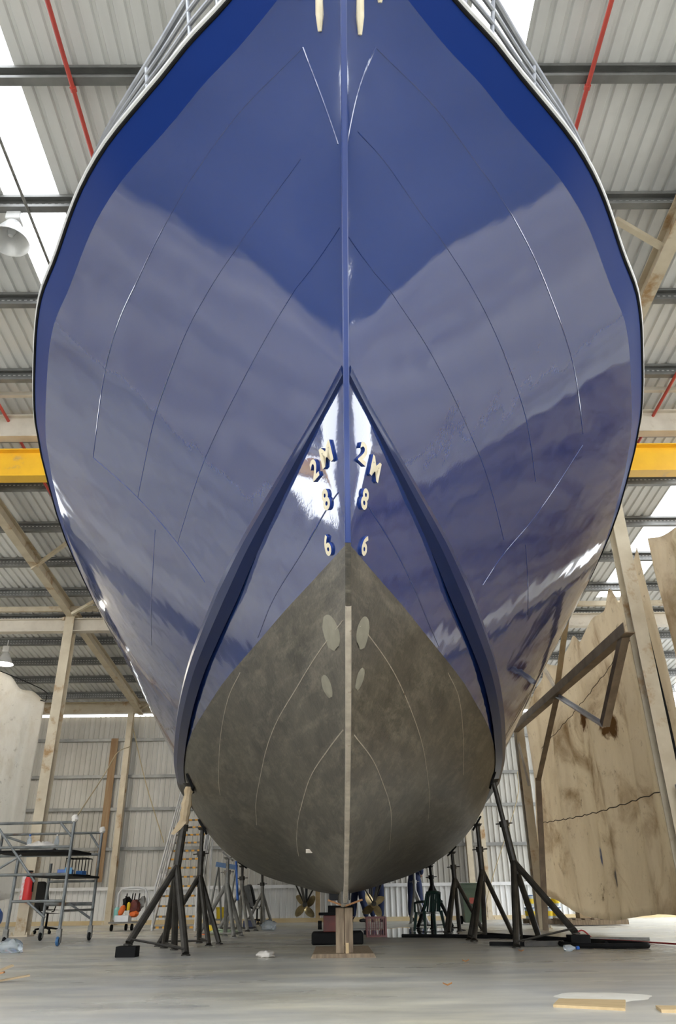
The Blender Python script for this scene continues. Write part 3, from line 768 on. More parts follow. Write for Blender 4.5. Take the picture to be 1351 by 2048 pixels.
# ------------------------------------------------------------------ boat stands
def stand(top, jn, feet, label, m=DARKSTEEL, r=.034, wrap=False, m2=None, z_sleeve=None):
    x, y = top; zt = bottom_z(x, y)-.035
    t = thing('jack_stand', label, 'boat stand', (jn[0], jn[1], 0), 'boat stands under the hull')
    T_ = Vector((x, y, zt)); J = Vector(jn); ax = (T_-J).normalized()
    mid = J.lerp(T_, .48)
    MB().tube([J-ax*.12, mid], r*1.15, 10).build('sleeve', m2 or m, t)
    MB().tube([mid-ax*.02, T_-ax*.03], r*.78, 10).build('screw_post', m, t)
    MB().tube([T_-ax*.04, T_-ax*.005], [r*1.3, r*2.1], 10).build('swivel', m, t)
    nn = snap((x, y, zt+.05))[1]; nn = -nn if nn.z < 0 else nn
    q = Vector((0,0,1)).rotation_difference(nn).to_matrix()
    MB().box(T_+nn*.004, (.20, .20, .026), R=q).build('pad', BLACK if m is not GREYSTEEL else m, t, smooth=False)
    mb = MB(); mb.tube([mid-ax*.02+V(-.11,0,0), mid-ax*.02+V(.11,0,.012)], .009, 6); mb.tube([mid-ax*.05, mid+ax*.02], r*1.5, 10); mb.build('screw_handle', m, t)
    for k_, f in enumerate(feet):
        fx, fy, fz = f if len(f) == 3 else (*f, 0)
        F_ = Vector((fx, fy, fz+.012)); a = (J-F_).normalized()
        MB().tube([F_+a*.01, J+ax*.03-a*.02], r*.95, 9).build('leg', m2 or m, t)
        MB().lathe([(.05, 0), (.05, .012), (.03, .02)], (fx, fy, fz), 10).build('foot', m, t)
    f0 = feet[0]; f1 = feet[1]; f2 = feet[2]
    h = lambda f: Vector((f[0], f[1], (f[2] if len(f) == 3 else 0)+.06))
    MB().tube([h(f0), h(f1)], .012, 6).build('tie_bar', m, t); MB().tube([h(f1), h(f2)], .012, 6).build('tie_bar', m, t)
    if wrap:
        mb = MB(); pts_ = [mid.lerp(T_, k/9*.93) for k in range(10)]
        mb.tube(pts_, [.04,.06,.052,.064,.056,.068,.055,.045,.06,.045], 9); mb.build('masking_wrap', TAPE, t)
        mb = MB(); mb.grid([[pts_[1]+V(-.06,-.05,.0), pts_[1]+V(.05,-.06,0)], [pts_[1]+V(-.09,-.07,-.07), pts_[1]+V(-.02,-.08,-.09)], [pts_[1]+V(-.13,-.08,-.14), pts_[1]+V(-.09,-.09,-.15)]]); mb.build('loose_wrap', TAPE, t)
    return t
stand((-1.86,9.8), (-1.94,9.8,.865), [(-2.28,9.2,.105),(-1.66,9.2),(-2.2,10.75),(-1.99,10.3)], 'nearest left boat stand, its screw post bandaged in tan masking paper', DARKSTEEL, .042, True)
stand((2.06,10.6), (2.22,10.6,.89), [(2.68,9.85,.125),(1.96,9.74),(2.39,11.5),(2.6,11.3)], 'nearest right boat stand, leaning, one long leg on a black block', DARKSTEEL, .042)
stand((-1.96,11.6), (-1.95,11.6,.81), [(-2.36,11.15),(-1.70,11.1),(-1.95,11.9),(-1.62,11.5)], 'second left boat stand, dark, just behind the bandaged one', DARKSTEEL, .036)
stand((2.04,12.0), (2.05,12.0,.84), [(1.74,11.3),(1.74,11.7),(2.06,12.3),(2.53,12.6)], 'second right boat stand, dark, in front of the green bin', DARKSTEEL, .036)
stand((-1.86,13.8), (-1.85,13.8,.75), [(-2.3,13.9),(-1.65,13.4),(-1.59,13.9),(-1.88,14.1)], 'third left boat stand, grey legs, beside the pale green hose heap', GREYSTEEL, .036)
stand((1.98,14.4), (1.99,14.4,.79), [(1.77,13.95),(1.79,14.5),(2.05,14.7),(2.46,14.75)], 'third right boat stand, between the green chair and the green bin', DARKSTEEL, .036)
stand((-1.9,16.4), (-1.89,16.4,.72), [(-2.3,16.3),(-1.72,16.1),(-1.6,16.5),(-1.95,16.9)], 'fourth left boat stand, beside the hanging blue strap', DARKSTEEL, .036, m2=GREYSTEEL)
stand((1.82,16.5), (1.84,16.5,.72), [(1.5,16.4),(1.75,16.1),(2.2,16.6),(1.9,17.0)], 'fourth right boat stand, right behind the green garden chair', BLACK, .036)
stand((-1.73,19.0), (-1.71,19.0,.65), [(-2.05,18.9),(-1.62,18.8),(-1.5,19.4),(-1.75,19.5)], 'fifth left boat stand, in front of the grey-backed office chair', DARKSTEEL, .034, m2=GREYSTEEL)
stand((1.74,19.0), (1.73,19.0,.66), [(1.63,19.3),(1.98,18.9),(1.9,19.5)], 'fifth right boat stand, pale, in front of the standing person', GALV, .034)
tag(MB().box((-2.27,9.17,.05), (.21,.2,.10)).build('wooden_block', BLACK, smooth=False, bevel=.006), 'black block under the foot of the nearest left boat stand', 'block')
tag(MB().box((2.68,9.78,.06), (.22,.2,.12)).build('wooden_block', BLACK, smooth=False, bevel=.006), 'black block under the long leg of the nearest right boat stand', 'block')

# keel supports
t = thing('keel_post', 'weathered timber keel post under the stem foot, standing on a short plank', 'support', (0, 8.7, 0))
MB().box((-.03,8.7,.235), (.085,.17,.40)).build('timber', WOOD, t, smooth=False, bevel=.006)
MB().box((.058,8.7,.235), (.083,.17,.40)).build('timber', WOOD, t, smooth=False, bevel=.006)
MB().extr([(-.32,0),(.32,0),(.30,.035),(-.30,.035)], (0,8.52,0), (0,9.95,0)).build('base_plank', WOOD, t, smooth=False)
MB().box((.04,8.60,.08), (.03,.02,.09)).build('wedge', WOODP, t, smooth=False)
t = thing('vee_rest', 'orange timber V lying on the keel post under the keel', 'support', (.02, 8.66, .435))
mb = MB(); mb.beam((.016,8.57,.45), (-.15,8.57,.505), .10, .016, up=(.3,0,1)); mb.build('arm', WOODO, t, smooth=False)
mb = MB(); mb.beam((.024,8.57,.45), (.20,8.57,.505), .10, .016, up=(-.3,0,1)); mb.build('arm', WOODO, t, smooth=False)
t = thing('keel_stand', 'black and red steel keel stand on a wide black base behind the timber post', 'support', (0, 11.2, 0))
MB().box((-.05,11.2,.07), (.66,.5,.14)).build('base', BLACK, t, smooth=False, bevel=.02)
MB().box((-.04,11.2,.235), (.38,.34,.19)).build('body', REDOX, t, smooth=False, bevel=.01)
MB().box((-.06,11.2,.345), (.46,.36,.03)).build('cap_plate', BLACK, t, smooth=False)
MB().box((.0,11.2,.40), (.34,.30,.08)).build('top_block', BLACK, t, smooth=False)
MB().lathe([(.05,0),(.05,.05)], (-.25,11.05,.22), 10, (-1,0,0)).build('pin', BLACK, t)

# ------------------------------------------------------------------ tarps
def tarp(name, path, zt, zb, label, m, fold=.05, nu=90, nv=34, seed=1, ex=None):
    rng = random.Random(seed); ph = [rng.random()*6 for _ in range(8)]; rows = []
    for i in range(nv+1):
        v = i/nv; row = []
        for j in range(nu+1):
            u = j/nu; p = path(u); b, tpt = zb(u), zt(u); z = lerp(b, tpt, v)
            d = fold*(math.sin(u*23+ph[0]+1.3*v)+.6*math.sin(u*41+ph[1]-2*v)+.5*math.sin(u*9+ph[2]+3*v)+.4*math.sin(u*67+v*2+ph[3])+.5*math.sin(v*6+u*7+ph[4]))*(.35+.65*math.sin(PI*min(1, v*.9+.08)))
            q = Vector((p[0]+d*p[2], p[1]+d*p[3], z))
            if ex: q = ex(q, u, v)
            row.append(q)
        rows.append(row)
    mb = MB(); mb.grid(rows); o = mb.build(name, m, ang=180)
    so_ = o.modifiers.new('thickness', 'SOLIDIFY'); so_.thickness = .004
    return tag(o, label, 'tarp')
_zt = pchip([(9.0,4.6),(9.4,4.35),(9.9,4.15),(10.25,4.5),(10.7,4.3),(11.24,4.38),(11.8,4.2),(12.35,4.46),(13.3,4.25),(14.3,4.5),(15.0,4.3),(15.9,4.1),(17,3.9)])
tarp('canvas_tarp', lambda u: (3.95+.12*u, lerp(9.0,16.4,u), 1, 0), lambda u: _zt(lerp(9.0,16.4,u)),
     lambda u: .24+.06*math.sin(u*9)+max(0, u-.72)**2*4.5, 'large stained canvas tarp hanging to the right of the hull behind the bracing', TARP, .065, seed=3)
CT = bpy.data.objects['canvas_tarp']
_zt2 = pchip([(5.6,4.25),(7.7,4.38),(8.3,4.46),(8.72,4.62)])
tarp('canvas_tarp', lambda u: (4.02, lerp(8.78,5.6,u), 1, 0), lambda u: _zt2(lerp(8.72,5.6,u)), lambda u: .3+.05*math.sin(u*8),
     'canvas tarp at the right edge, gathered to the big column with fanning folds', TARP, .02, seed=5,
     ex=lambda q, u, v: q+V(.05*math.sin(math.atan2(1-v+.02, u+.02)*26)*min(1, math.hypot(u*2, 1-v)*1.4), 0, 0))
_ztl = pchip([(-11,5.0),(-8,4.95),(-7.1,4.85),(-6.8,4.74),(-6.5,4.45),(-6.3,4.42),(-6.02,4.22)])
tarp('pale_tarp', lambda u: (lerp(-9.0,-6.0,u), 15.5, 0, 1), lambda u: _ztl(lerp(-9.0,-6.0,u)), lambda u: .58+.03*math.sin(u*20),
     'pale grey canvas tarp hanging at the left edge, tied to the column by cords', TARPL, .04, seed=8)
def cord(pts, r, label, m=ROPE, name='rope', cat='rope'):
    return tag(MB().tube(spline(pts, 5), r, 6).build(name, m), label, cat)
cord([(-6.04,15.38,4.2),(-5.92,15.32,4.17),(-5.8,15.05,4.2)], .012, 'short dark cord tying the left tarp corner to the column', BLACK)
cord([(-7.0,15.36,4.82),(-6.5,15.33,4.62),(-6.05,15.3,4.42),(-5.8,15.05,4.26)], .010, 'long dark cord running over the left tarp to the column', BLACK)
cord([(-3.79,11.62,1.60),(-4.3,14.5,2.6),(-5.2,18.5,3.7),(-5.78,21.75,4.4)], .011, 'tan rope from the scaffold corner up to the back wall column')
cord([(-5.75,21.75,4.9),(-5.2,21.6,3.4),(-4.55,21.5,1.9)], .013, 'tan rope slanting down the back wall right of the left column')
cord([(5.0,21.7,3.6),(4.85,21.5,2.84),(4.0,21.4,1.03),(3.75,21.3,.4),(3.7,21.25,.013)], .011, 'pale rope slanting down the back wall on the right')
SEAMM = paint('seam_thread', (.12, .10, .075), rough=.8)
for a, b, m_, w_, nm in (((3.9,15.2,1.75),(3.9,9.15,1.62),SEAMM,.007,'stitched_seam'),((3.9,14.6,3.0),(3.9,9.3,3.55),SEAMM,.005,'stitched_seam')):
    q = [Vector(a).lerp(Vector(b), i/40)+V(-.015+.03*math.sin(i*.9)*.3, 0, -.06*math.sin(PI*i/40)+.012*math.sin(i*2.3)) for i in range(41)]
    MB().tube([p+V(-.04,0,0) for p in q], w_, 5).build(nm, m_, CT)
# bracing between the right-hand columns
t = thing('bracing_frame', 'brown steel bracing frame with V struts hung between the right columns', 'frame', (3.42, 14.3, 0))
def br(nm, a, b, w_, m=BROWNST): MB().extr([(-w_/2,-w_/2),(w_/2,-w_/2),(w_/2,-w_/2+.012),(-w_/2+.012,-w_/2+.012),(-w_/2+.012,w_/2),(-w_/2,w_/2)], a, b).build(nm, m, t, smooth=False)
br('rail', (3.52,8.72,3.40), (3.5,15.1,3.46), .13)
br('post', (3.42,14.3,.01), (3.62,14.3,2.42), .10)
br('strut', (3.62,14.3,2.40), (3.50,12.05,3.36), .09)
br('strut', (3.50,12.0,3.46), (3.56,11.1,4.40), .09, TANST)
br('strut', (3.52,8.90,3.36), (3.50,10.06,2.52), .10)
br('strut', (3.50,11.97,3.36), (3.50,10.1,2.52), .06, ALU)
br('strut', (3.56,12.9,4.2), (3.52,12.05,3.48), .05, CREAMP)
br('strut', (3.56,15.2,3.3), (3.45,14.3,2.3), .04, CREAMP)
# outlet box on the big column
t = thing('power_outlet', 'grey double power outlet box on the big right column', 'power outlet', (3.72, 8.66, 1.33))
MB().box((3.72,8.655,1.46), (.11,.07,.26)).build('housing', paint('outlet_grey', (.35,.35,.36), rough=.4), t, smooth=False, bevel=.01)
for dz in (.07,-.06):
    for dx in (-.027,.027): MB().lathe([(.02,0),(.026,.004),(.026,.02),(.018,.022)], (3.72+dx,8.62,1.46+dz), 12, (0,-1,0)).build('socket', BLACK, t)
cord([(3.73,8.6,1.36),(3.76,8.55,1.0),(3.74,8.6,.5),(3.7,8.75,.02)], .008, 'dark red power cable hanging below the outlet box', REDCORD, 'power_cable', 'cable')
cord([(3.72,9.3,.03),(3.6,10.4,.012),(3.4,10.9,.012),(3.0,11.3,.012),(3.1,11.6,.012),(3.25,11.6,.10),(3.4,11.7,.012)], .010, 'red power cable lying on the bright floor at the right', REDCORD, 'power_cable', 'cable')
cord([(3.93,9.16,.36),(3.95,9.16,2.0),(3.9,9.15,3.9)], .03, 'dark pipe behind the big right column', BLACK, 'riser_pipe', 'pipe')

# ------------------------------------------------------------------ left: scaffold and what is on it
t = thing('mobile_scaffold', 'low grey mobile scaffold on castors at the left with two dark boards', 'scaffold', (-4.3, 12.4, 0))
P_ = {'A': (-3.79,11.58), 'B': (-3.84,13.2), 'C': (-4.55,11.7), 'D': (-4.62,13.3), 'E': (-5.5,11.72), 'F': (-5.5,13.35)}
HT = {'A': 1.57, 'B': 1.54, 'C': 1.08, 'D': 1.08, 'E': 1.57, 'F': 1.54}
for k_, (x, y) in P_.items():
    MB().tube([(x,y,.14),(x,y,HT[k_])], .024, 10).build('post', SCAFM, t)
    c_ = MB().box((x,y,.155), (.06,.06,.10)); c_.box((x-.03,y,.09), (.01,.05,.1)); c_.box((x+.03,y,.09), (.01,.05,.1)); c_ = c_.build('castor', GREYSTEEL, t, smooth=False)
    MB().lathe([(.02,-.018),(.055,-.018),(.062,-.008),(.062,.008),(.055,.018),(.02,.018)], (x,y,.0635), 16, (1,0,0)).build('wheel', BLUEST if k_ == 'A' else BLACK, c_)
def rail(a, b, z, r=.019, z2=None): MB().tube([(*a,z),(*b,z2 or z)], r, 8).build('rail', SCAFM, t)
for z in (1.54,1.22): rail(P_['A'], P_['E'], z); rail(P_['B'], P_['F'], z-.02)
rail(P_['C'], P_['A'], .54); rail(P_['D'], P_['B'], .50, .026); rail(P_['A'], P_['E'], .87); rail(P_['B'], P_['D'], .82)
rail(P_['E'], P_['F'], 1.3); rail(P_['A'], P_['B'], .42, .016)
for a, b in (((-4.95,11.65,1.55),(-4.25,11.65,.78)),((-5.4,11.7,.6),(-4.5,11.66,1.12)),((-5.45,13.2,1.5),(-4.5,13.1,1.22)),((-3.98,11.58,1.53),(-3.81,11.58,1.36)),((-4.02,13.2,1.5),(-3.86,13.2,1.3)),((-4.2,13.2,.5),(-3.86,13.2,.3)),((-4.3,11.65,.53),(-4.02,11.6,.34))):
    MB().tube([a,b], .017, 8).build('brace', SCAFM, t)
MB().box((-4.45,12.35,1.185), (1.2,.9,.03)).build('board', BLACK, t, smooth=False)
MB().box((-4.1,12.45,.865), (.66,1.3,.03)).build('board', BLACK, t, smooth=False)
for x, y, z in ((-3.79,11.58,1.59),(-3.84,13.2,1.56)): MB().blob((x,y,z), (.045,.045,.05), seed=3).build('rag_knot', CLOTHW, t)
t = thing('water_bottle', 'clear water bottle with blue cap on the upper scaffold board', 'bottle', (-4.62,12.2,1.2))
MB().lathe([(.03,0),(.034,.02),(.031,.08),(.034,.13),(.03,.17),(.013,.20),(.013,.21)], (-4.62,12.2,1.2), 14).build('body', CLEAR, t)
MB().lathe([(.015,.21),(.015,.232),(.0,.233)], (-4.62,12.2,1.2), 12).build('cap', BLUEP, t)
tag(MB().blob((-4.42,12.15,1.25), (.20,.14,.07), 18, 10, 5, .3, .048).build('rag', CLOTHW, ang=180), 'crumpled pale rags heaped on the upper scaffold board', 'rag')
t = thing('water_bottle', 'clear plastic bottle behind the rags on the scaffold', 'bottle', (-4.33,12.55,1.2))
MB().lathe([(.035,0),(.038,.02),(.034,.1),(.036,.16),(.014,.22),(.014,.235)], (-4.33,12.55,1.2), 14).build('body', CLEAR, t)
MB().lathe([(.016,.235),(.016,.255),(.0,.256)], (-4.33,12.55,1.2), 12).build('cap', CLOTHW, t)
for x, y, sx, sy, h, rz, m, lb in ((-4.02,12.2,.20,.16,.07,.1,BLUEP,'blue carton lying on the lower scaffold board, left of the pale blue one'),(-3.93,12.05,.10,.12,.09,.3,paint('light_blue',(.12,.35,.6),rough=.4),'small light blue carton on the lower scaffold board'),(-3.88,12.5,.10,.14,.06,-.2,paint('mid_blue',(.04,.16,.42),rough=.4),'mid blue pack at the back of the lower scaffold board')):
    tt = thing('carton', lb, 'box', (x,y,.88)); MB().box((x,y,.88+h/2), (sx,sy,h), rz).build('body', m, tt, smooth=False, bevel=.004); MB().box((x,y,.88+h+.001), (sx*.92,sy*.3,.002), rz).build('tape', WHITEP, tt, smooth=False)
t = thing('wire_basket', 'black open wire basket standing on the lower scaffold board', 'basket', (-4.0,12.75,.88))
for z in (.89,1.12): MB().tube([(-4.16,12.6,z),(-3.86,12.6,z),(-3.86,12.92,z),(-4.16,12.92,z)], .008, 6, True).build('rim', BLACK, t)
for x, y in [(-4.16+.05*i,12.6) for i in range(7)]+[(-4.16+.05*i,12.92) for i in range(7)]: MB().tube([(x,y,.89),(x,y,1.12)], .006, 5).build('bar', BLACK, t)
# compressor
t = thing('air_compressor', 'blue air compressor with black motor at the left edge below the pale tarp', 'compressor', (-6.3,15.0,0))
MB().lathe([(.0,-.36),(.10,-.35),(.155,-.30),(.16,-.2),(.16,.2),(.155,.3),(.10,.35),(0,.36)], (-6.3,15.0,.30), 20, (1,0,0)).build('tank', BLUEP, t)
for dx in (-.25,.25): MB().box((-6.3+dx,15.0,.09), (.05,.22,.18)).build('leg', REDOX, t, smooth=False)
MB().blob((-6.35,15.0,.62), (.17,.13,.15), 12, 8, 2, .12).build('motor', BLACK, t)
MB().lathe([(.06,0),(.09,.05),(.09,.1),(.06,.12)], (-6.17,15.0,.56), 14, (0,-1,0)).build('flywheel', GREYSTEEL, t)
MB().tube([(-6.35,15,.47),(-6.55,14.9,.5),(-6.55,14.9,.7)], .014, 6).build('hose', BLACK, t)
t = thing('fire_extinguisher', 'red fire extinguisher hung on the nearer left column', 'fire extinguisher', (-5.54,14.99,.52))
MB().lathe([(.0,0),(.07,.01),(.08,.04),(.08,.38),(.06,.43),(.025,.46),(.025,.49)], (-5.54,14.99,.52), 18).build('cylinder', REDBR, t)
MB().box((-5.54,14.99,1.03), (.05,.1,.03)).build('handle', BLACK, t, smooth=False)
MB().tube([(-5.54,14.96,1.0),(-5.45,14.93,.95),(-5.44,14.93,.7)], .012, 6).build('hose', BLACK, t)
tag(MB().box((-5.66,15.065,.78), (.07,.03,.40)).build('safety_sign', paint('sign_red', (.7,.05,.05), (.75,.7,.7), 3, .4, lo=.45, hi=.5), smooth=False), 'red and white safety sign on the left side of the nearer left column', 'sign')
# office chairs
def office_chair(x, y, rz, label, mb_, ms, s=.85):
    R = Matrix.Rotation(rz, 3, 'Z'); Q = lambda a, b, c: Vector((x,y,0))+R@Vector((a,b,c))*s
    t = thing('office_chair', label, 'chair', (x,y,0))
    def cush(nm, c, sz, tilt, m):
        Mx = R@Matrix.Rotation(tilt, 3, 'X'); mb = MB(); rows = []
        for i in range(9):
            u = -1+2*i/8; row = []
            for j in range(9):
                v = -1+2*j/8; k_ = (1-abs(u)**4*.25)*(1-abs(v)**4*.25)
                row.append(Vector((u*sz[0]/2*(1-.12*v**4), v*sz[1]/2*(1-.1*u**4), sz[2]/2*k_)))
            rows.append(row)
        f_ = lambda p: Vector((x,y,0))+(Mx@p+R@Vector(c))*s
        mb.grid([[f_(p) for p in r_] for r_ in rows]); mb.grid([[f_(Vector((p.x,p.y,-p.z))) for p in r_] for r_ in rows], True)
        return mb.build(nm, m, t, merge=.0, ang=60)
    cush('seat', (0,0,.46), (.48,.48,.09), .05, ms); cush('backrest', (0,.27,.78), (.46,.62,.13), PI/2-.28, mb_)
    MB().tube([Q(0,.16,.42),Q(0,.25,.48),Q(0,.27,.62)], .018*s, 6).build('back_bracket', BLACK, t)
    MB().tube([Q(0,0,.42),Q(0,0,.12)], .026*s, 10).build('column', BLACK, t)
    for sx in (-1,1): MB().tube([Q(sx*.2,.05,.45),Q(sx*.28,.05,.47),Q(sx*.29,.0,.66),Q(sx*.28,.15,.67),Q(sx*.25,.23,.62)], .014*s, 7).build('armrest', BLACK, t)
    for k_ in range(5):
        a = 2*PI*k_/5+.3; e = Q(.29*math.cos(a),.29*math.sin(a),.09)
        b = MB().tube([Q(0,0,.13),e], [.026*s,.016*s], 7).build('base_arm', BLACK, t)
        MB().lathe([(.01,-.018),(.03,-.018),(.03,.018),(.01,.018)], e-V(0,0,.09*s-.031), 10, (math.cos(a+1.2),math.sin(a+1.2),0)).build('castor', BLACK, b)
office_chair(-5.62,16.45,2.55,'black office chair behind the scaffold, turned to the right',BLKFAB,BLKFAB,.82)
office_chair(-1.98,20.8,2.15,'grey-backed office chair by the back wall, seen from the side',GREYFAB,BLKFAB,.80)
# trolley with hoses and machine
t = thing('equipment_trolley', 'white-handled trolley loaded with a red spray machine by the left column', 'trolley', (-4.32,17.6,0))
MB().tube([(-4.62,17.75,.14),(-4.63,17.75,.68),(-4.55,17.75,.77),(-4.4,17.75,.79),(-4.2,17.75,.79),(-4.08,17.75,.76),(-4.02,17.75,.66),(-4.03,17.75,.14)], .022, 8).build('handle', WHITEP, t)
MB().box((-4.33,17.55,.15), (.66,.5,.03)).build('deck', GREYSTEEL, t, smooth=False)
for dx in (-.28,-.06,.06,.28): MB().lathe([(.01,-.02),(.06,-.02),(.06,.02),(.01,.02)], (-4.33+dx,17.4 if abs(dx) > .1 else 17.7,.061), 12, (1,0,0)).build('wheel', BLACK, t)
MB().blob((-4.2,17.5,.42), (.13,.12,.14), 12, 8, 4, .2).build('pump', REDOX, t); MB().blob((-4.18,17.42,.30), (.10,.08,.06), 10, 6, 9, .15).build('bowl', ORANGE, t)
MB().lathe([(.055,0),(.06,.03),(.06,.16),(.03,.2)], (-4.56,17.5,.23), 12).build('bottle', paint('mint',(.25,.6,.55),rough=.4), t)
MB().lathe([(.02,-.1),(.055,-.06),(.055,.06),(.02,.1)], (-4.45,17.45,.37), 12, (.5,0,1)).build('canister', ORANGE, t)
MB().lathe([(.03,0),(.035,.02),(.035,.12),(.015,.15)], (-4.31,17.42,.37), 12).build('jar', YEL, t)
MB().blob((-4.4,17.6,.50), (.10,.09,.12), 9, 6, 12, .35).build('coiled_hose', BLACK, t); MB().blob((-4.08,17.55,.5), (.08,.07,.12), 9, 6, 15, .3).build('spray_gun', GREYSTEEL, t)
MB().box((-4.42,17.5,.22), (.28,.3,.12)).build('tray', ALU, t, smooth=False)
for dx in (-.12,0,.05,.14): MB().tube([(-4.28+dx,17.5,.5),(-4.27+dx,17.52,.68)], .012, 6).build('lance', BLACK, t)
# rolling stair with hazard treads
t = thing('platform_steps', 'tall white mobile steps with orange striped treads behind the left stands', 'steps', (-3.3,17.2,0))
B0, B1, A0, A1 = Vector((-3.75,17.2,0)), Vector((-2.85,16.95,0)), Vector((-3.95,20.4,2.45)), Vector((-3.1,20.2,2.45))
for k_ in range(13):
    f = (k_+.4)/13; a, b = B0.lerp(A0, f), B1.lerp(A1, f)
    dd = (A0-B0).normalized(); dd.z = 0
    mb = MB(); mb.add([a-dd*.1, b-dd*.1, b+dd*.12, a+dd*.12, a-dd*.1-V(0,0,.035), b-dd*.1-V(0,0,.035), b+dd*.12-V(0,0,.03), a+dd*.12-V(0,0,.03)], [(0,1,2,3),(7,6,5,4),(0,4,5,1),(1,5,6,2),(2,6,7,3),(3,7,4,0)])
    mb.build('tread', HAZ, t, smooth=False)
for a, b in ((B0,A0),(B1,A1)):
    MB().beam(a+V(0,0,.02), b, .04, .12).build('stringer', WHITEP, t, smooth=False)
    for h_ in (.3,.55,.8): MB().tube([a+V(0,0,h_),b+V(0,0,h_)] if h_ < .7 else [a+V(0,-.02,.35),a+V(0,0,h_),b+V(0,0,h_)], .02, 8).build('handrail', WHITEP, t)
    for k_ in range(6): p = a.lerp(b, k_/5.0); MB().tube([p, p+V(0,0,.8 if k_ else .38)], .016, 8).build('rail_post', WHITEP, t)
    MB().tube([b, Vector((b.x,b.y,0))], .025, 8).build('leg', WHITEP, t); MB().tube([a.lerp(b,.5), Vector((b.x,b.y,.1))], .018, 8).build('brace', WHITEP, t)
cord([(-2.75,16.9,1.0),(-2.8,16.7,.75),(-2.72,16.6,.5),(-2.7,16.4,.2),(-2.5,15.2,.012),(-2.3,14.7,.012)], .011, 'orange cord draped down the right rail of the white steps', ORANGE)
# blue trestle, straps, tubs, hose heap
t = thing('trestle', 'blue-topped folding trestle behind the third left stand', 'trestle', (-2.3,17.3,0))
MB().beam((-2.55,17.3,1.2),(-2.1,17.3,1.13), .06, .09).build('top_bar', BLUEST, t, smooth=False)
for a, b in (((-2.5,17.3,1.17),(-2.62,16.95,0)),((-2.5,17.3,1.17),(-2.42,17.75,0)),((-2.14,17.3,1.12),(-2.22,16.95,0)),((-2.14,17.3,1.12),(-2.02,17.75,0))): MB().tube([a,b], .022, 8).build('leg', GALV, t)
MB().tube([(-2.6,17.0,.1),(-2.2,17.0,.1)], .014, 6).build('stretcher', GALV, t)
mb = MB(); rows = []
for i in range(16): z = lerp(1.2,.52,i/15); a = .5*math.sin(i*.7); rows.append([V(-1.99+.0*i-.022*math.cos(a)+.004*i, 16.1-.022*math.sin(a), z), V(-1.99+.022*math.cos(a)+.004*i, 16.1+.022*math.sin(a), z)])
mb.grid(rows); o = mb.build('webbing_strap', BLUEP, ang=180); o.modifiers.new('thickness','SOLIDIFY').thickness = .004; tag(o, 'blue webbing strap hanging from the hull by the fourth left stand', 'strap')
t = thing('storage_tub', 'yellow plastic tub on the floor behind the third left stand', 'tub', (-2.5,18.25,.2))
MB().lathe([(.11,0),(.13,.2),(.14,.2),(.14,.22),(.12,.22),(.10,.02),(0,.02)], (-2.5,18.25,.18), 16).build('body', YEL, t)
MB().tube([(-2.63,18.23,.38),(-2.6,18.21,.3),(-2.5,18.19,.26),(-2.4,18.21,.3),(-2.37,18.23,.38)], .006, 5).build('handle', BLACK, t)
t = thing('low_bench', 'low grey bench under the yellow tub', 'bench', (-2.5,18.25,0))
MB().box((-2.45,18.25,.165), (.7,.4,.03)).build('top', GREYSTEEL, t, smooth=False)
for dx in (-.3,.3): MB().box((-2.45+dx,18.25,.075), (.04,.36,.15)).build('leg', GREYSTEEL, t, smooth=False)
tag(MB().lathe([(0,0),(.06,0),(.07,.1),(.06,.13),(0,.13)], (-2.32,15.6,0), 12).build('paint_tin', YEL), 'small yellow tin beside the pale green hose heap', 'tin')
mb = MB(); pts_ = []
for i in range(120): a = i*.42; r_ = .10+.12*abs(math.sin(i*.13)); pts_.append(V(-2.0+1.25*r_*math.cos(a), 14.9+r_*math.sin(a)*1.2, .014+.09*(1-r_/.24)*abs(math.sin(i*.31))+.02*abs(math.cos(i*.5))))
tag(mb.tube(pts_, .012, 6).build('hose', LIME), 'heap of pale green hose on the floor by the third left stand', 'hose')
t = thing('tool_case', 'dark blue tool case on the floor behind the fourth left stand', 'case', (-1.85,17.8,0))
MB().box((-1.85,17.8,.075), (.26,.18,.15)).build('body', paint('case_blue',(.02,.03,.09),rough=.4), t, smooth=False, bevel=.01); MB().tube([(-1.92,17.8,.15),(-1.9,17.8,.19),(-1.8,17.8,.19),(-1.78,17.8,.15)], .008, 6).build('handle', BLACK, t)
tag(MB().blob((-1.36,16.6,.07), (.14,.1,.10), 14, 9, 21, .3, .068).build('plastic_bag', CLEAR, ang=180), 'crumpled clear plastic bag on the floor left of the keel', 'bag')
# crate
t = thing('milk_crate', 'dark red plastic milk crate on its side under the right propeller', 'crate', (.55,13.1,0))
cx, cy, hw, hh = .55, 13.0, .155, .27
for z in (.012, hh-.012): 
    for y in (cy, cy+.3): MB().box((cx,y,z), (2*hw,.024,.024)).build('rim', REDPL, t, smooth=False)
    for x in (cx-hw+.012, cx+hw-.012): MB().box((x,cy+.15,z), (.024,.3,.024)).build('rim', REDPL, t, smooth=False)
for x in (cx-hw+.014, cx+hw-.014):
    for y in (cy, cy+.3): MB().box((x,y,hh/2), (.028,.028,hh)).build('corner_post', REDPL, t, smooth=False)
for y in (cy, cy+.3):
    for k_ in range(7): MB().box((cx-hw+.05+k_*.035,y,hh/2), (.010,.012,hh)).build('slat', REDPL, t, smooth=False)
for x in (cx-hw+.01, cx+hw-.01):
    for k_ in range(6): MB().box((x,cy+.045+k_*.042,hh/2), (.010,.012,hh)).build('slat', REDPL, t, smooth=False)
MB().box((cx,cy+.15,.012), (2*hw-.02,.28,.010)).build('base', REDPL, t, smooth=False)
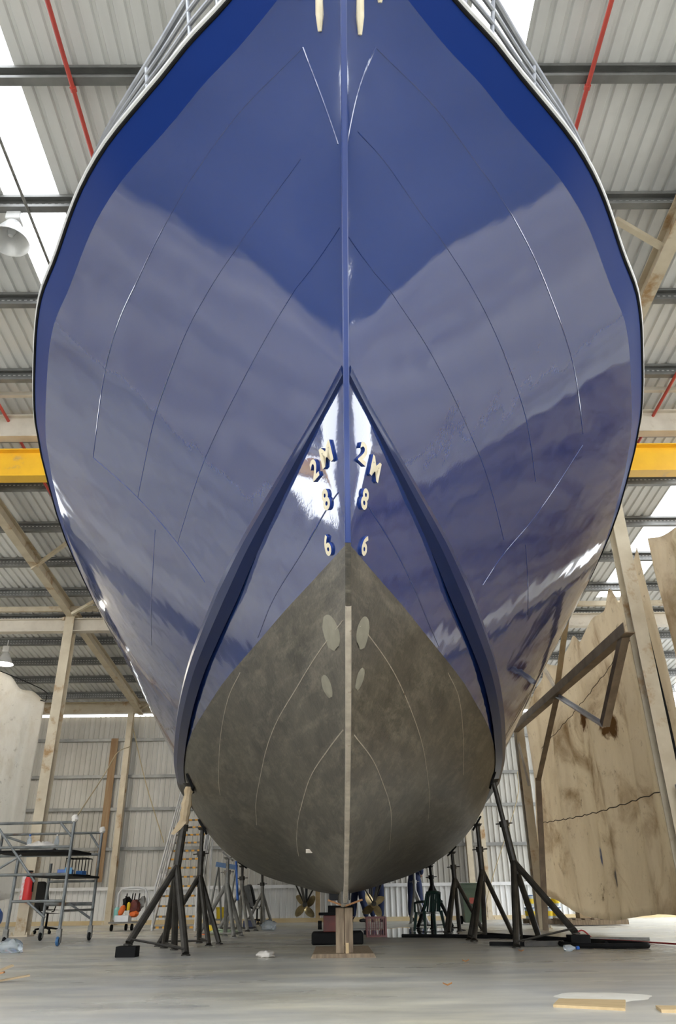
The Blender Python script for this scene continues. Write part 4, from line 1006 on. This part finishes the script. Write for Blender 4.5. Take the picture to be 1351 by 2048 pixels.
# garden chair
def garden_chair(x, y, rz, label, s=.70):
    R = Matrix.Rotation(rz, 3, 'Z'); Q = lambda a, b, c: Vector((x,y,0))+R@Vector((a,b,c))*s
    t = thing('garden_chair', label, 'chair', (x,y,0))
    mb = MB(); mb.grid([[Q(lerp(-.23,.23,j/8), lerp(-.22,.22,i/8), .43-.015*math.sin(PI*i/8)) for j in range(9)] for i in range(9)]); mb.grid([[Q(lerp(-.23,.23,j/8), lerp(-.22,.22,i/8), .405-.015*math.sin(PI*i/8)) for j in range(9)] for i in range(9)], True); mb.build('seat', GREENCH, t)
    bk = lambda u, v: Q(.21*u*(1-.12*v), .22+.13*v-.05*u*u, .43+.44*v*(1-.06*u*u))
    for k_ in range(7):
        u = -1+2*k_/6; mb = MB(); mb.beam(bk(u,.02), bk(u,.95), .048*s, .014*s, up=(0,1,0)); mb.build('back_slat', GREENCH, t, smooth=False)
    MB().tube([bk(-1+k_/6,1) for k_ in range(13)], .035*s, 8).build('top_rail', GREENCH, t)
    for sx in (-1,1):
        MB().tube([bk(sx,.0),bk(sx,1)], .018*s, 8).build('back_post', GREENCH, t)
        MB().tube([Q(sx*.27,-.24,.43),Q(sx*.28,-.2,.63),Q(sx*.27,0,.65),Q(sx*.24,.27,.66)], .03*s, 8).build('armrest', GREENCH, t)
        MB().tube([Q(sx*.24,-.22,.43),Q(sx*.29,-.27,.012)], [.045*s,.032*s], 8).build('leg', GREENCH, t); MB().tube([Q(sx*.23,.22,.45),Q(sx*.27,.31,.012)], [.045*s,.032*s], 8).build('leg', GREENCH, t)
garden_chair(1.56,14.85,.35+PI,'dark green plastic garden chair on the wet floor under the hull')
# wheelie bin
t = thing('wheelie_bin', 'green wheelie bin standing behind the second right stand', 'bin', (2.9,18.4,0)); s_ = .84
def ring(z, hx, hy, cy_=18.4): return [V(2.88-hx,cy_-hy,z),V(2.88+hx,cy_-hy,z),V(2.88+hx,cy_+hy,z),V(2.88-hx,cy_+hy,z)]
mb = MB(); r0, r1, r2_ = ring(.04,.17,.18), ring(.70,.215,.24), ring(.76,.235,.26)
mb.grid([r_+[r_[0]] for r_ in (r0,r1)]); mb.add(r0,[(0,1,2,3)]); mb.build('body', GREENBIN, t, smooth=False)
mb = MB(); a_ = ring(.70,.235,.26); mb.grid([r_+[r_[0]] for r_ in (a_,r2_)]); mb.add(a_,[(0,1,2,3)]); mb.build('rim', GREENBIN, t, smooth=False)
mb = MB(); a_ = ring(.765,.24,.27); b_ = ring(.80,.2,.2); mb.grid([r_+[r_[0]] for r_ in (a_,b_)]); mb.add(b_,[(0,1,2,3)]); mb.add(a_,[(3,2,1,0)]); mb.build('lid', GREENBIN, t, smooth=False)
for sx in (-1,1): MB().lathe([(.02,-.02),(.075,-.02),(.085,0),(.075,.02),(.02,.02)], (2.88+sx*.2,18.6,.085), 14, (1,0,0)).build('wheel', BLACK, t)
MB().box((2.88,18.18,.46), (.12,.006,.12)).build('sticker', paint('sticker_red',(.35,.07,.05),rough=.5), t, smooth=False)
# pallets, wrapped pails
t = thing('pallet', 'pale timber pallet lying on the floor under the right tarp edge', 'pallet', (5.0,17.0,0))
for k_ in range(7): MB().box((4.45+k_*.18,17.0,.115), (.11,1.0,.02)).build('deck_board', WOOD, t, smooth=False)
for dy in (-.45,0,.45): MB().box((5.0,17.0+dy,.06), (1.2,.09,.085)).build('bearer', WOOD, t, smooth=False)
for (x, y, lb) in ((4.85,16.9,'tan carton on the left part of the pale pallet'),(5.15,16.95,'tan carton on the right part of the pale pallet')):
    tt = thing('carton', lb, 'box', (x,y,.126)); MB().box((x,y,.19), (.22,.3,.125)).build('body', CARTON, tt, smooth=False); MB().box((x,y,.254), (.05,.3,.002)).build('tape', WOODP, tt, smooth=False)
t = thing('pallet', 'timber pallet under the two layers of wrapped pails', 'pallet', (4.3,17.9,0))
for k_ in range(5): MB().box((3.99+k_*.16,17.9,.095), (.11,.7,.02)).build('deck_board', WOOD, t, smooth=False)
for dy in (-.3,.3): MB().box((4.31,17.9+dy,.045), (.76,.08,.075)).build('bearer', WOOD, t, smooth=False)
PAIL = None; names = (('bottom','lower'),('top','upper'))
PALE = paint('pail_white', (.55,.6,.62), rough=.4)
for L_ in range(2):
    for k_ in range(4):
        for r_ in range(2):
            loc = V(4.03+k_*.175, 17.72+r_*.3, .107+L_*.23)
            lb = '%s pail in the %s row of the %s layer of wrapped pails' % (('leftmost','second from left','third from left','rightmost')[k_], ('front','rear')[r_], names[L_][1])
            if PAIL is None:
                PAIL = thing('pail', lb, 'pail', loc, 'shrink-wrapped pails on the pallet')
                MB().lathe([(.07,0),(.08,.17),(.085,.17),(.085,.19),(.0,.19)], loc, 14).build('tub', PALE, PAIL)
                MB().lathe([(.0775,.05),(.0815,.05),(.0845,.14),(.0805,.14)], loc, 14).build('yellow_band', YEL, PAIL)
                MB().lathe([(.0,.19),(.087,.19),(.087,.205),(.0,.21)], loc, 14).build('lid', BLUEST, PAIL)
            else: copy_tree(PAIL, loc=loc, label=lb)
# hoses on the floor at the right
cord([(2.0,12.9,.03),(2.6,11.2,.03),(3.1,10.0,.03),(3.3,9.35,.03),(2.9,9.25,.03),(2.55,9.55,.03),(2.5,9.9,.03)], .03, 'thick black hose looped on the floor behind the right block', BLACK, 'hose', 'hose')
cord([(.9,12.6,.028),(1.4,12.35,.028),(2.0,11.9,.028),(2.6,11.5,.028),(2.95,10.3,.028),(3.0,9.8,.028),(2.75,9.75,.2)][:6], .026, 'black hose snaking under the second and third right stands', BLACK, 'hose', 'hose')
tag(MB().beam((2.1,9.98,.03),(2.55,9.95,.03), .06, .05).build('steel_bar', DARKSTEEL, smooth=False), 'dark steel bar on the floor between the feet of the nearest right stand', 'bar')
tag(MB().beam((1.75,10.2,.025),(2.2,10.0,.025), .1, .04).build('timber_offcut', BLACK, smooth=False), 'black timber offcut left of the nearest right stand', 'timber')
tag(MB().beam((3.62,9.2,.02),(4.6,8.9,.02), .12, .03).build('timber_offcut', GREYSTEEL, smooth=False), 'grey plank on the floor below the big right column', 'timber')
tag(MB().beam((2.9,11.3,.02),(3.9,10.9,.02), .14, .03).build('timber_offcut', GREYSTEEL, smooth=False), 'grey plank beside the red power cable on the bright floor', 'timber')
# loose boards and spill in the foreground
tag(MB().add([(1.04,4.60,0),(1.35,4.42,0),(1.47,4.76,0),(1.14,4.86,0),(1.04,4.60,.012),(1.35,4.42,.012),(1.47,4.76,.012),(1.14,4.86,.012)], [(0,1,2,3),(4,5,6,7),(0,4,5,1),(1,5,6,2),(2,6,7,3),(3,7,4,0)]).build('plywood_offcut', WOODP, smooth=False), 'rectangular pale plywood offcut on the floor at the lower right', 'board')
tag(MB().box((1.68,4.38,.007), (.34,.16,.014), -.2).build('plywood_offcut', WOODP, smooth=False), 'plywood offcut cut by the lower right edge of the photo', 'board')
mb = MB(); rg = []
for k_ in range(48):
    a = 2*PI*k_/48; r_ = 1+.14*math.sin(2*a+.6)+.09*math.sin(5*a)+.05*math.sin(9*a+1); rg.append((math.cos(a)*r_, math.sin(a)*r_))
mb.grid([[V(1.25+.85*x*k_, 15.0+2.2*y*k_, .003-.0025*(k_ == 1)) for x, y in rg+[rg[0]]] for k_ in (.02, .5, .93, 1)])
tag(mb.build('water_puddle', N('wet_concrete').set(Base_Color=(.16, .18, .21), Roughness=.04, IOR=1.45).m, ang=180), 'shallow water puddle on the floor around the green garden chair', 'puddle')
mb = MB(); rings = []
for k_ in range(40):
    a = 2*PI*k_/40; r_ = 1+.10*math.sin(3*a+1)+.06*math.sin(7*a); rings.append((math.cos(a)*r_, math.sin(a)*r_))
cen = V(1.42,5.0,.004)
mb.grid([[cen+V(x*.26*k_,y*.24*k_,-.0035*(k_ == 1)) for x, y in rings+[rings[0]]] for k_ in (.02,.5,.9,1)])
tag(mb.build('paint_spill', SPILL, ang=180), 'pale dried paint spill on the concrete behind the plywood offcut', 'spill')
for i, (x, y, rz, lb) in enumerate(((-2.46,6.5,.4,'longest splintered wood offcut at the lower left edge'),(-2.62,6.42,.1,'short flat wood offcut at the lower left edge'),(-2.6,6.55,.9,'upright splinter of wood at the lower left edge'))):
    mb = MB(); mb.extr([(-.02,0),(.02,0),(.012,.01),(-.016,.012)], V(x-.1*math.cos(rz),y-.1*math.sin(rz),.002+.012*i), V(x+.12*math.cos(rz),y+.12*math.sin(rz),.03+.03*i)); tag(mb.build('wood_splinter', WOODO if i == 1 else CARTON, smooth=False), lb, 'wood')
tag(MB().blob((-.78,8.75,.02), (.09,.07,.035), 16, 9, 31, .35, .018).build('rag', CLOTHW, ang=180), 'small crumpled white rag on the floor in front of the keel', 'rag')
tag(MB().blob((-3.9,10.2,.05), (.14,.12,.09), 14, 9, 41, .35, .048).build('plastic_bag', CLEAR, ang=180), 'crumpled clear plastic sheet on the floor in front of the scaffold', 'bag')
t = thing('water_bottle', 'small crushed clear bottle with blue cap lying by the right block', 'bottle', (2.35,8.95,0))
MB().lathe([(.0,0),(.03,.01),(.032,.08),(.012,.12),(.012,.13)], (2.28,8.95,.033), 12, (.9,.2,0)).build('body', CLEAR, t); MB().lathe([(.016,0),(.016,.03),(0,.031)], (2.42,8.98,.033), 12, (.9,.2,0)).build('cap', BLUEP, t)
for x, y, lb in ((1.07,7.7,'brown dead leaf on the floor below the third right stand'),(.64,5.68,'tan dead leaf on the floor at lower centre right'),(1.85,9.0,'brown dead leaf near the small blue capped bottle')):
    mb = MB(); mb.grid([[V(x+.03*(i-2)/2, y+.018*(j-1)*(1-abs(i-2)/2.4), .006+.008*abs(j-1)+.006*abs(i-2)) for j in range(3)] for i in range(5)]); tag(mb.build('dead_leaf', WOODO), lb, 'leaf')
tag(MB().box((-6.33,22.12,2.85), (.2,.03,3.7)).build('rusty_panel', paint('rust_panel', (.26,.15,.07), (.36,.25,.14), 3, .7, stretch=(4,4,.4)), smooth=False), 'rust-brown vertical strip on the back wall left of the far left column', 'panel')
for x, lb in ((-6.9,'bare'),):
    pass
tag(MB().box((-.52,22.0,.75), (.12,.10,1.5)).build('timber_stud', WOODP, smooth=False), 'pale timber stud against the back wall left of the left propeller', 'post')

# ------------------------------------------------------------------ people behind the stern
def person(x, y, rz, label, arms, stride=.06, k=1.0):
    R = Matrix.Rotation(rz, 3, 'Z'); base = Vector((x,y,0))
    t = thing('person', label, 'person', (x,y,0))
    def skin(nodes, edges, name, m, lv=2, root='pelvis'):
        names = list(nodes); me = bpy.data.meshes.new(name)
        me.from_pydata([tuple(base+R@(Vector(nodes[q][0])*k)) for q in names], [(names.index(a), names.index(b)) for a, b in edges], [])
        o = bpy.data.objects.new(name, me); COL.objects.link(o)
        o.modifiers.new('s', 'SKIN').use_smooth_shade = True
        sv = me.skin_vertices[0].data
        for i, q in enumerate(names):
            r_ = nodes[q][1]; sv[i].radius = tuple(c*k for c in (r_ if isinstance(r_, tuple) else (r_, r_))); sv[i].use_root = (q == root)
        sb = o.modifiers.new('d', 'SUBSURF'); sb.levels = lv; sb.render_levels = lv
        bpy.context.view_layer.update()
        me2 = bpy.data.meshes.new_from_object(o.evaluated_get(bpy.context.evaluated_depsgraph_get()))
        bpy.data.objects.remove(o); bpy.data.meshes.remove(me)
        mb = MB(); mb.add([v.co for v in me2.vertices], [tuple(p.vertices) for p in me2.polygons]); bpy.data.meshes.remove(me2)
        return mb.build(name, m, t, ang=180)
    B = {'pelvis': ((0,0,.95),(.13,.10)), 'waist': ((0,0,1.10),(.125,.095)), 'chest': ((0,0,1.30),(.155,.11)), 'shoulder': ((0,0,1.43),(.10,.08)), 'neck': ((0,.005,1.50),.052),
         'jaw': ((0,-.015,1.575),(.068,.075)), 'skull': ((0,.005,1.66),(.076,.092)), 'crown': ((0,.01,1.735),(.05,.06)), 'nose': ((0,-.115,1.625),.012)}
    E = [('pelvis','waist'),('waist','chest'),('chest','shoulder'),('shoulder','neck'),('neck','jaw'),('jaw','skull'),('skull','crown'),('skull','nose')]
    for sx, q in ((-1,'l'),(1,'r')):
        st = stride*sx
        B.update({'hip'+q: ((sx*.10,0,.88),.088), 'knee'+q: ((sx*.105,st*.5-.012,.49),.058), 'calf'+q: ((sx*.105,st*.8+.02,.34),.056), 'ankle'+q: ((sx*.105,st+.02,.09),.038), 'ball'+q: ((sx*.115,st-.10,.04),.034), 'toe'+q: ((sx*.12,st-.17,.033),.026), 'ear'+q: ((sx*.085,.01,1.63),.014)})
        E += [('pelvis','hip'+q),('hip'+q,'knee'+q),('knee'+q,'calf'+q),('calf'+q,'ankle'+q),('ankle'+q,'ball'+q),('ball'+q,'toe'+q),('skull','ear'+q)]
        el, wr, hd = [Vector(p) for p in arms[sx]]
        B.update({'sh'+q: ((sx*.175,0,1.40),.058), 'el'+q: (tuple(el),.042), 'wr'+q: (tuple(wr),.027), 'palm'+q: (tuple(wr.lerp(hd,.55)),(.036,.018)), 'palme'+q: (tuple(hd),(.038,.015))})
        E += [('shoulder','sh'+q),('sh'+q,'el'+q),('el'+q,'wr'+q),('wr'+q,'palm'+q),('palm'+q,'palme'+q)]
        d = (hd-wr).normalized(); side = d.cross(Vector((sx,0,0))); side = side.normalized() if side.length > .1 else Vector((0,1,0)); curl = side.cross(d)*sx
        for i, (o_, ln) in enumerate(((-.029,.058),(-.010,.07),(.010,.066),(.028,.052))):
            a = hd+side*o_; b = a+d*ln*.5+curl*.006; c = b+d*ln*.42+curl*.02
            B.update({'f%d%s' % (i,q): (tuple(a+d*.006),.0095), 'g%d%s' % (i,q): (tuple(b),.0088), 'h%d%s' % (i,q): (tuple(c),.0078)}); E += [('palme'+q,'f%d%s' % (i,q)),('f%d%s' % (i,q),'g%d%s' % (i,q)),('g%d%s' % (i,q),'h%d%s' % (i,q))]
        a = wr.lerp(hd,.5)-side*.036; b = a-side*.018+d*.032; c = b+d*.03
        B.update({'t0'+q: (tuple(a),.011), 't1'+q: (tuple(b),.0095), 't2'+q: (tuple(c),.0085)}); E += [('palm'+q,'t0'+q),('t0'+q,'t1'+q),('t1'+q,'t2'+q)]
    skin(B, E, 'body', SKIN)
    g = .018; C_ = {}; F_ = []
    keep = ('pelvis','waist','chest','shoulder','hipl','hipr','kneel','kneer','calfl','calfr','anklel','ankler','shl','shr','ell','elr','wrl','wrr')
    for q in keep:
        p, r_ = B[q]; r_ = r_ if isinstance(r_, tuple) else (r_, r_)
        ex = .030 if q[:4] in ('calf','ankl','knee') else g
        C_[q] = ((p[0],p[1],p[2]+(.02 if q.startswith('ankle') else 0)), (r_[0]+ex, r_[1]+ex))
    for sx, q in ((-1,'l'),(1,'r')):
        C_['wr'+q] = (tuple(Vector(B['el'+q][0]).lerp(Vector(B['wr'+q][0]), .55)), .045)
    F_ = [e for e in E if e[0] in C_ and e[1] in C_]
    skin(C_, F_, 'overalls', OVERALL)
    for sx, q in ((-1,'l'),(1,'r')):
        st = stride*sx
        S_ = {'heel': ((sx*.105,st+.045,.055),(.046,.052)), 'mid': ((sx*.11,st-.05,.05),(.047,.046)), 'tip': ((sx*.12,st-.185,.040),(.042,.036)), 'cuff': ((sx*.105,st+.02,.13),.05)}
        skin(S_, [('heel','mid'),('mid','tip'),('heel','cuff')], 'boot', BLACK, 2, 'heel')
    mb = MB(); rows = []
    for i in range(7):
        th = 1.75*i/6; rows.append([base+R@(V(.086*math.sin(th)*math.cos(2*PI*j/16), .02+.105*math.sin(th)*math.sin(2*PI*j/16)*(1 if math.sin(2*PI*j/16) > 0 or th < 1.0 else .9), 1.675+.115*math.cos(th)+(.03 if math.sin(2*PI*j/16) < -.3 and th > 1 else 0))*k) for j in range(17)])
    mb.grid(rows); mb.build('hair', HAIR, t)
person(1.95,21.25,2.6,'person in navy overalls standing behind the stern, hands at the waist',{-1:((-.26,.10,1.13),(-.12,-.17,1.02),(-.04,-.20,.98)),1:((.26,.10,1.13),(.12,-.17,1.04),(.05,-.215,1.0))})
person(.52,21.3,-1.1,'person in navy overalls walking behind the keel, left of the right propeller',{-1:((-.25,.06,1.12),(-.24,-.05,.87),(-.235,-.08,.78)),1:((.25,-.04,1.12),(.23,-.2,.92),(.21,-.25,.85))}, .13)
person(.98,21.35,3.0,'person in blue overalls seen behind the right propeller',{-1:((-.25,.06,1.12),(-.22,-.16,.98),(-.18,-.22,.93)),1:((.25,.06,1.12),(.22,-.16,.98),(.18,-.22,.93))}, .05)
#ENDPART2#
# ------------------------------------------------------------------ world, sun, colour management
w = bpy.data.worlds.new('world'); S.world = w; w.use_nodes = True
bg = w.node_tree.nodes['Background']; bg.inputs['Color'].default_value = (.93, .965, 1, 1); bg.inputs['Strength'].default_value = 1.0
S.view_settings.view_transform = 'Standard'; S.view_settings.look = 'None'
S.view_settings.gamma = 1; S.view_settings.use_curve_mapping = False
S.view_settings.exposure = 2.55
S.cycles.use_denoising = True
S.cycles.max_bounces = 10; S.cycles.diffuse_bounces = 6; S.cycles.glossy_bounces = 4; S.cycles.transparent_max_bounces = 8
S.cycles.sample_clamp_indirect = 8
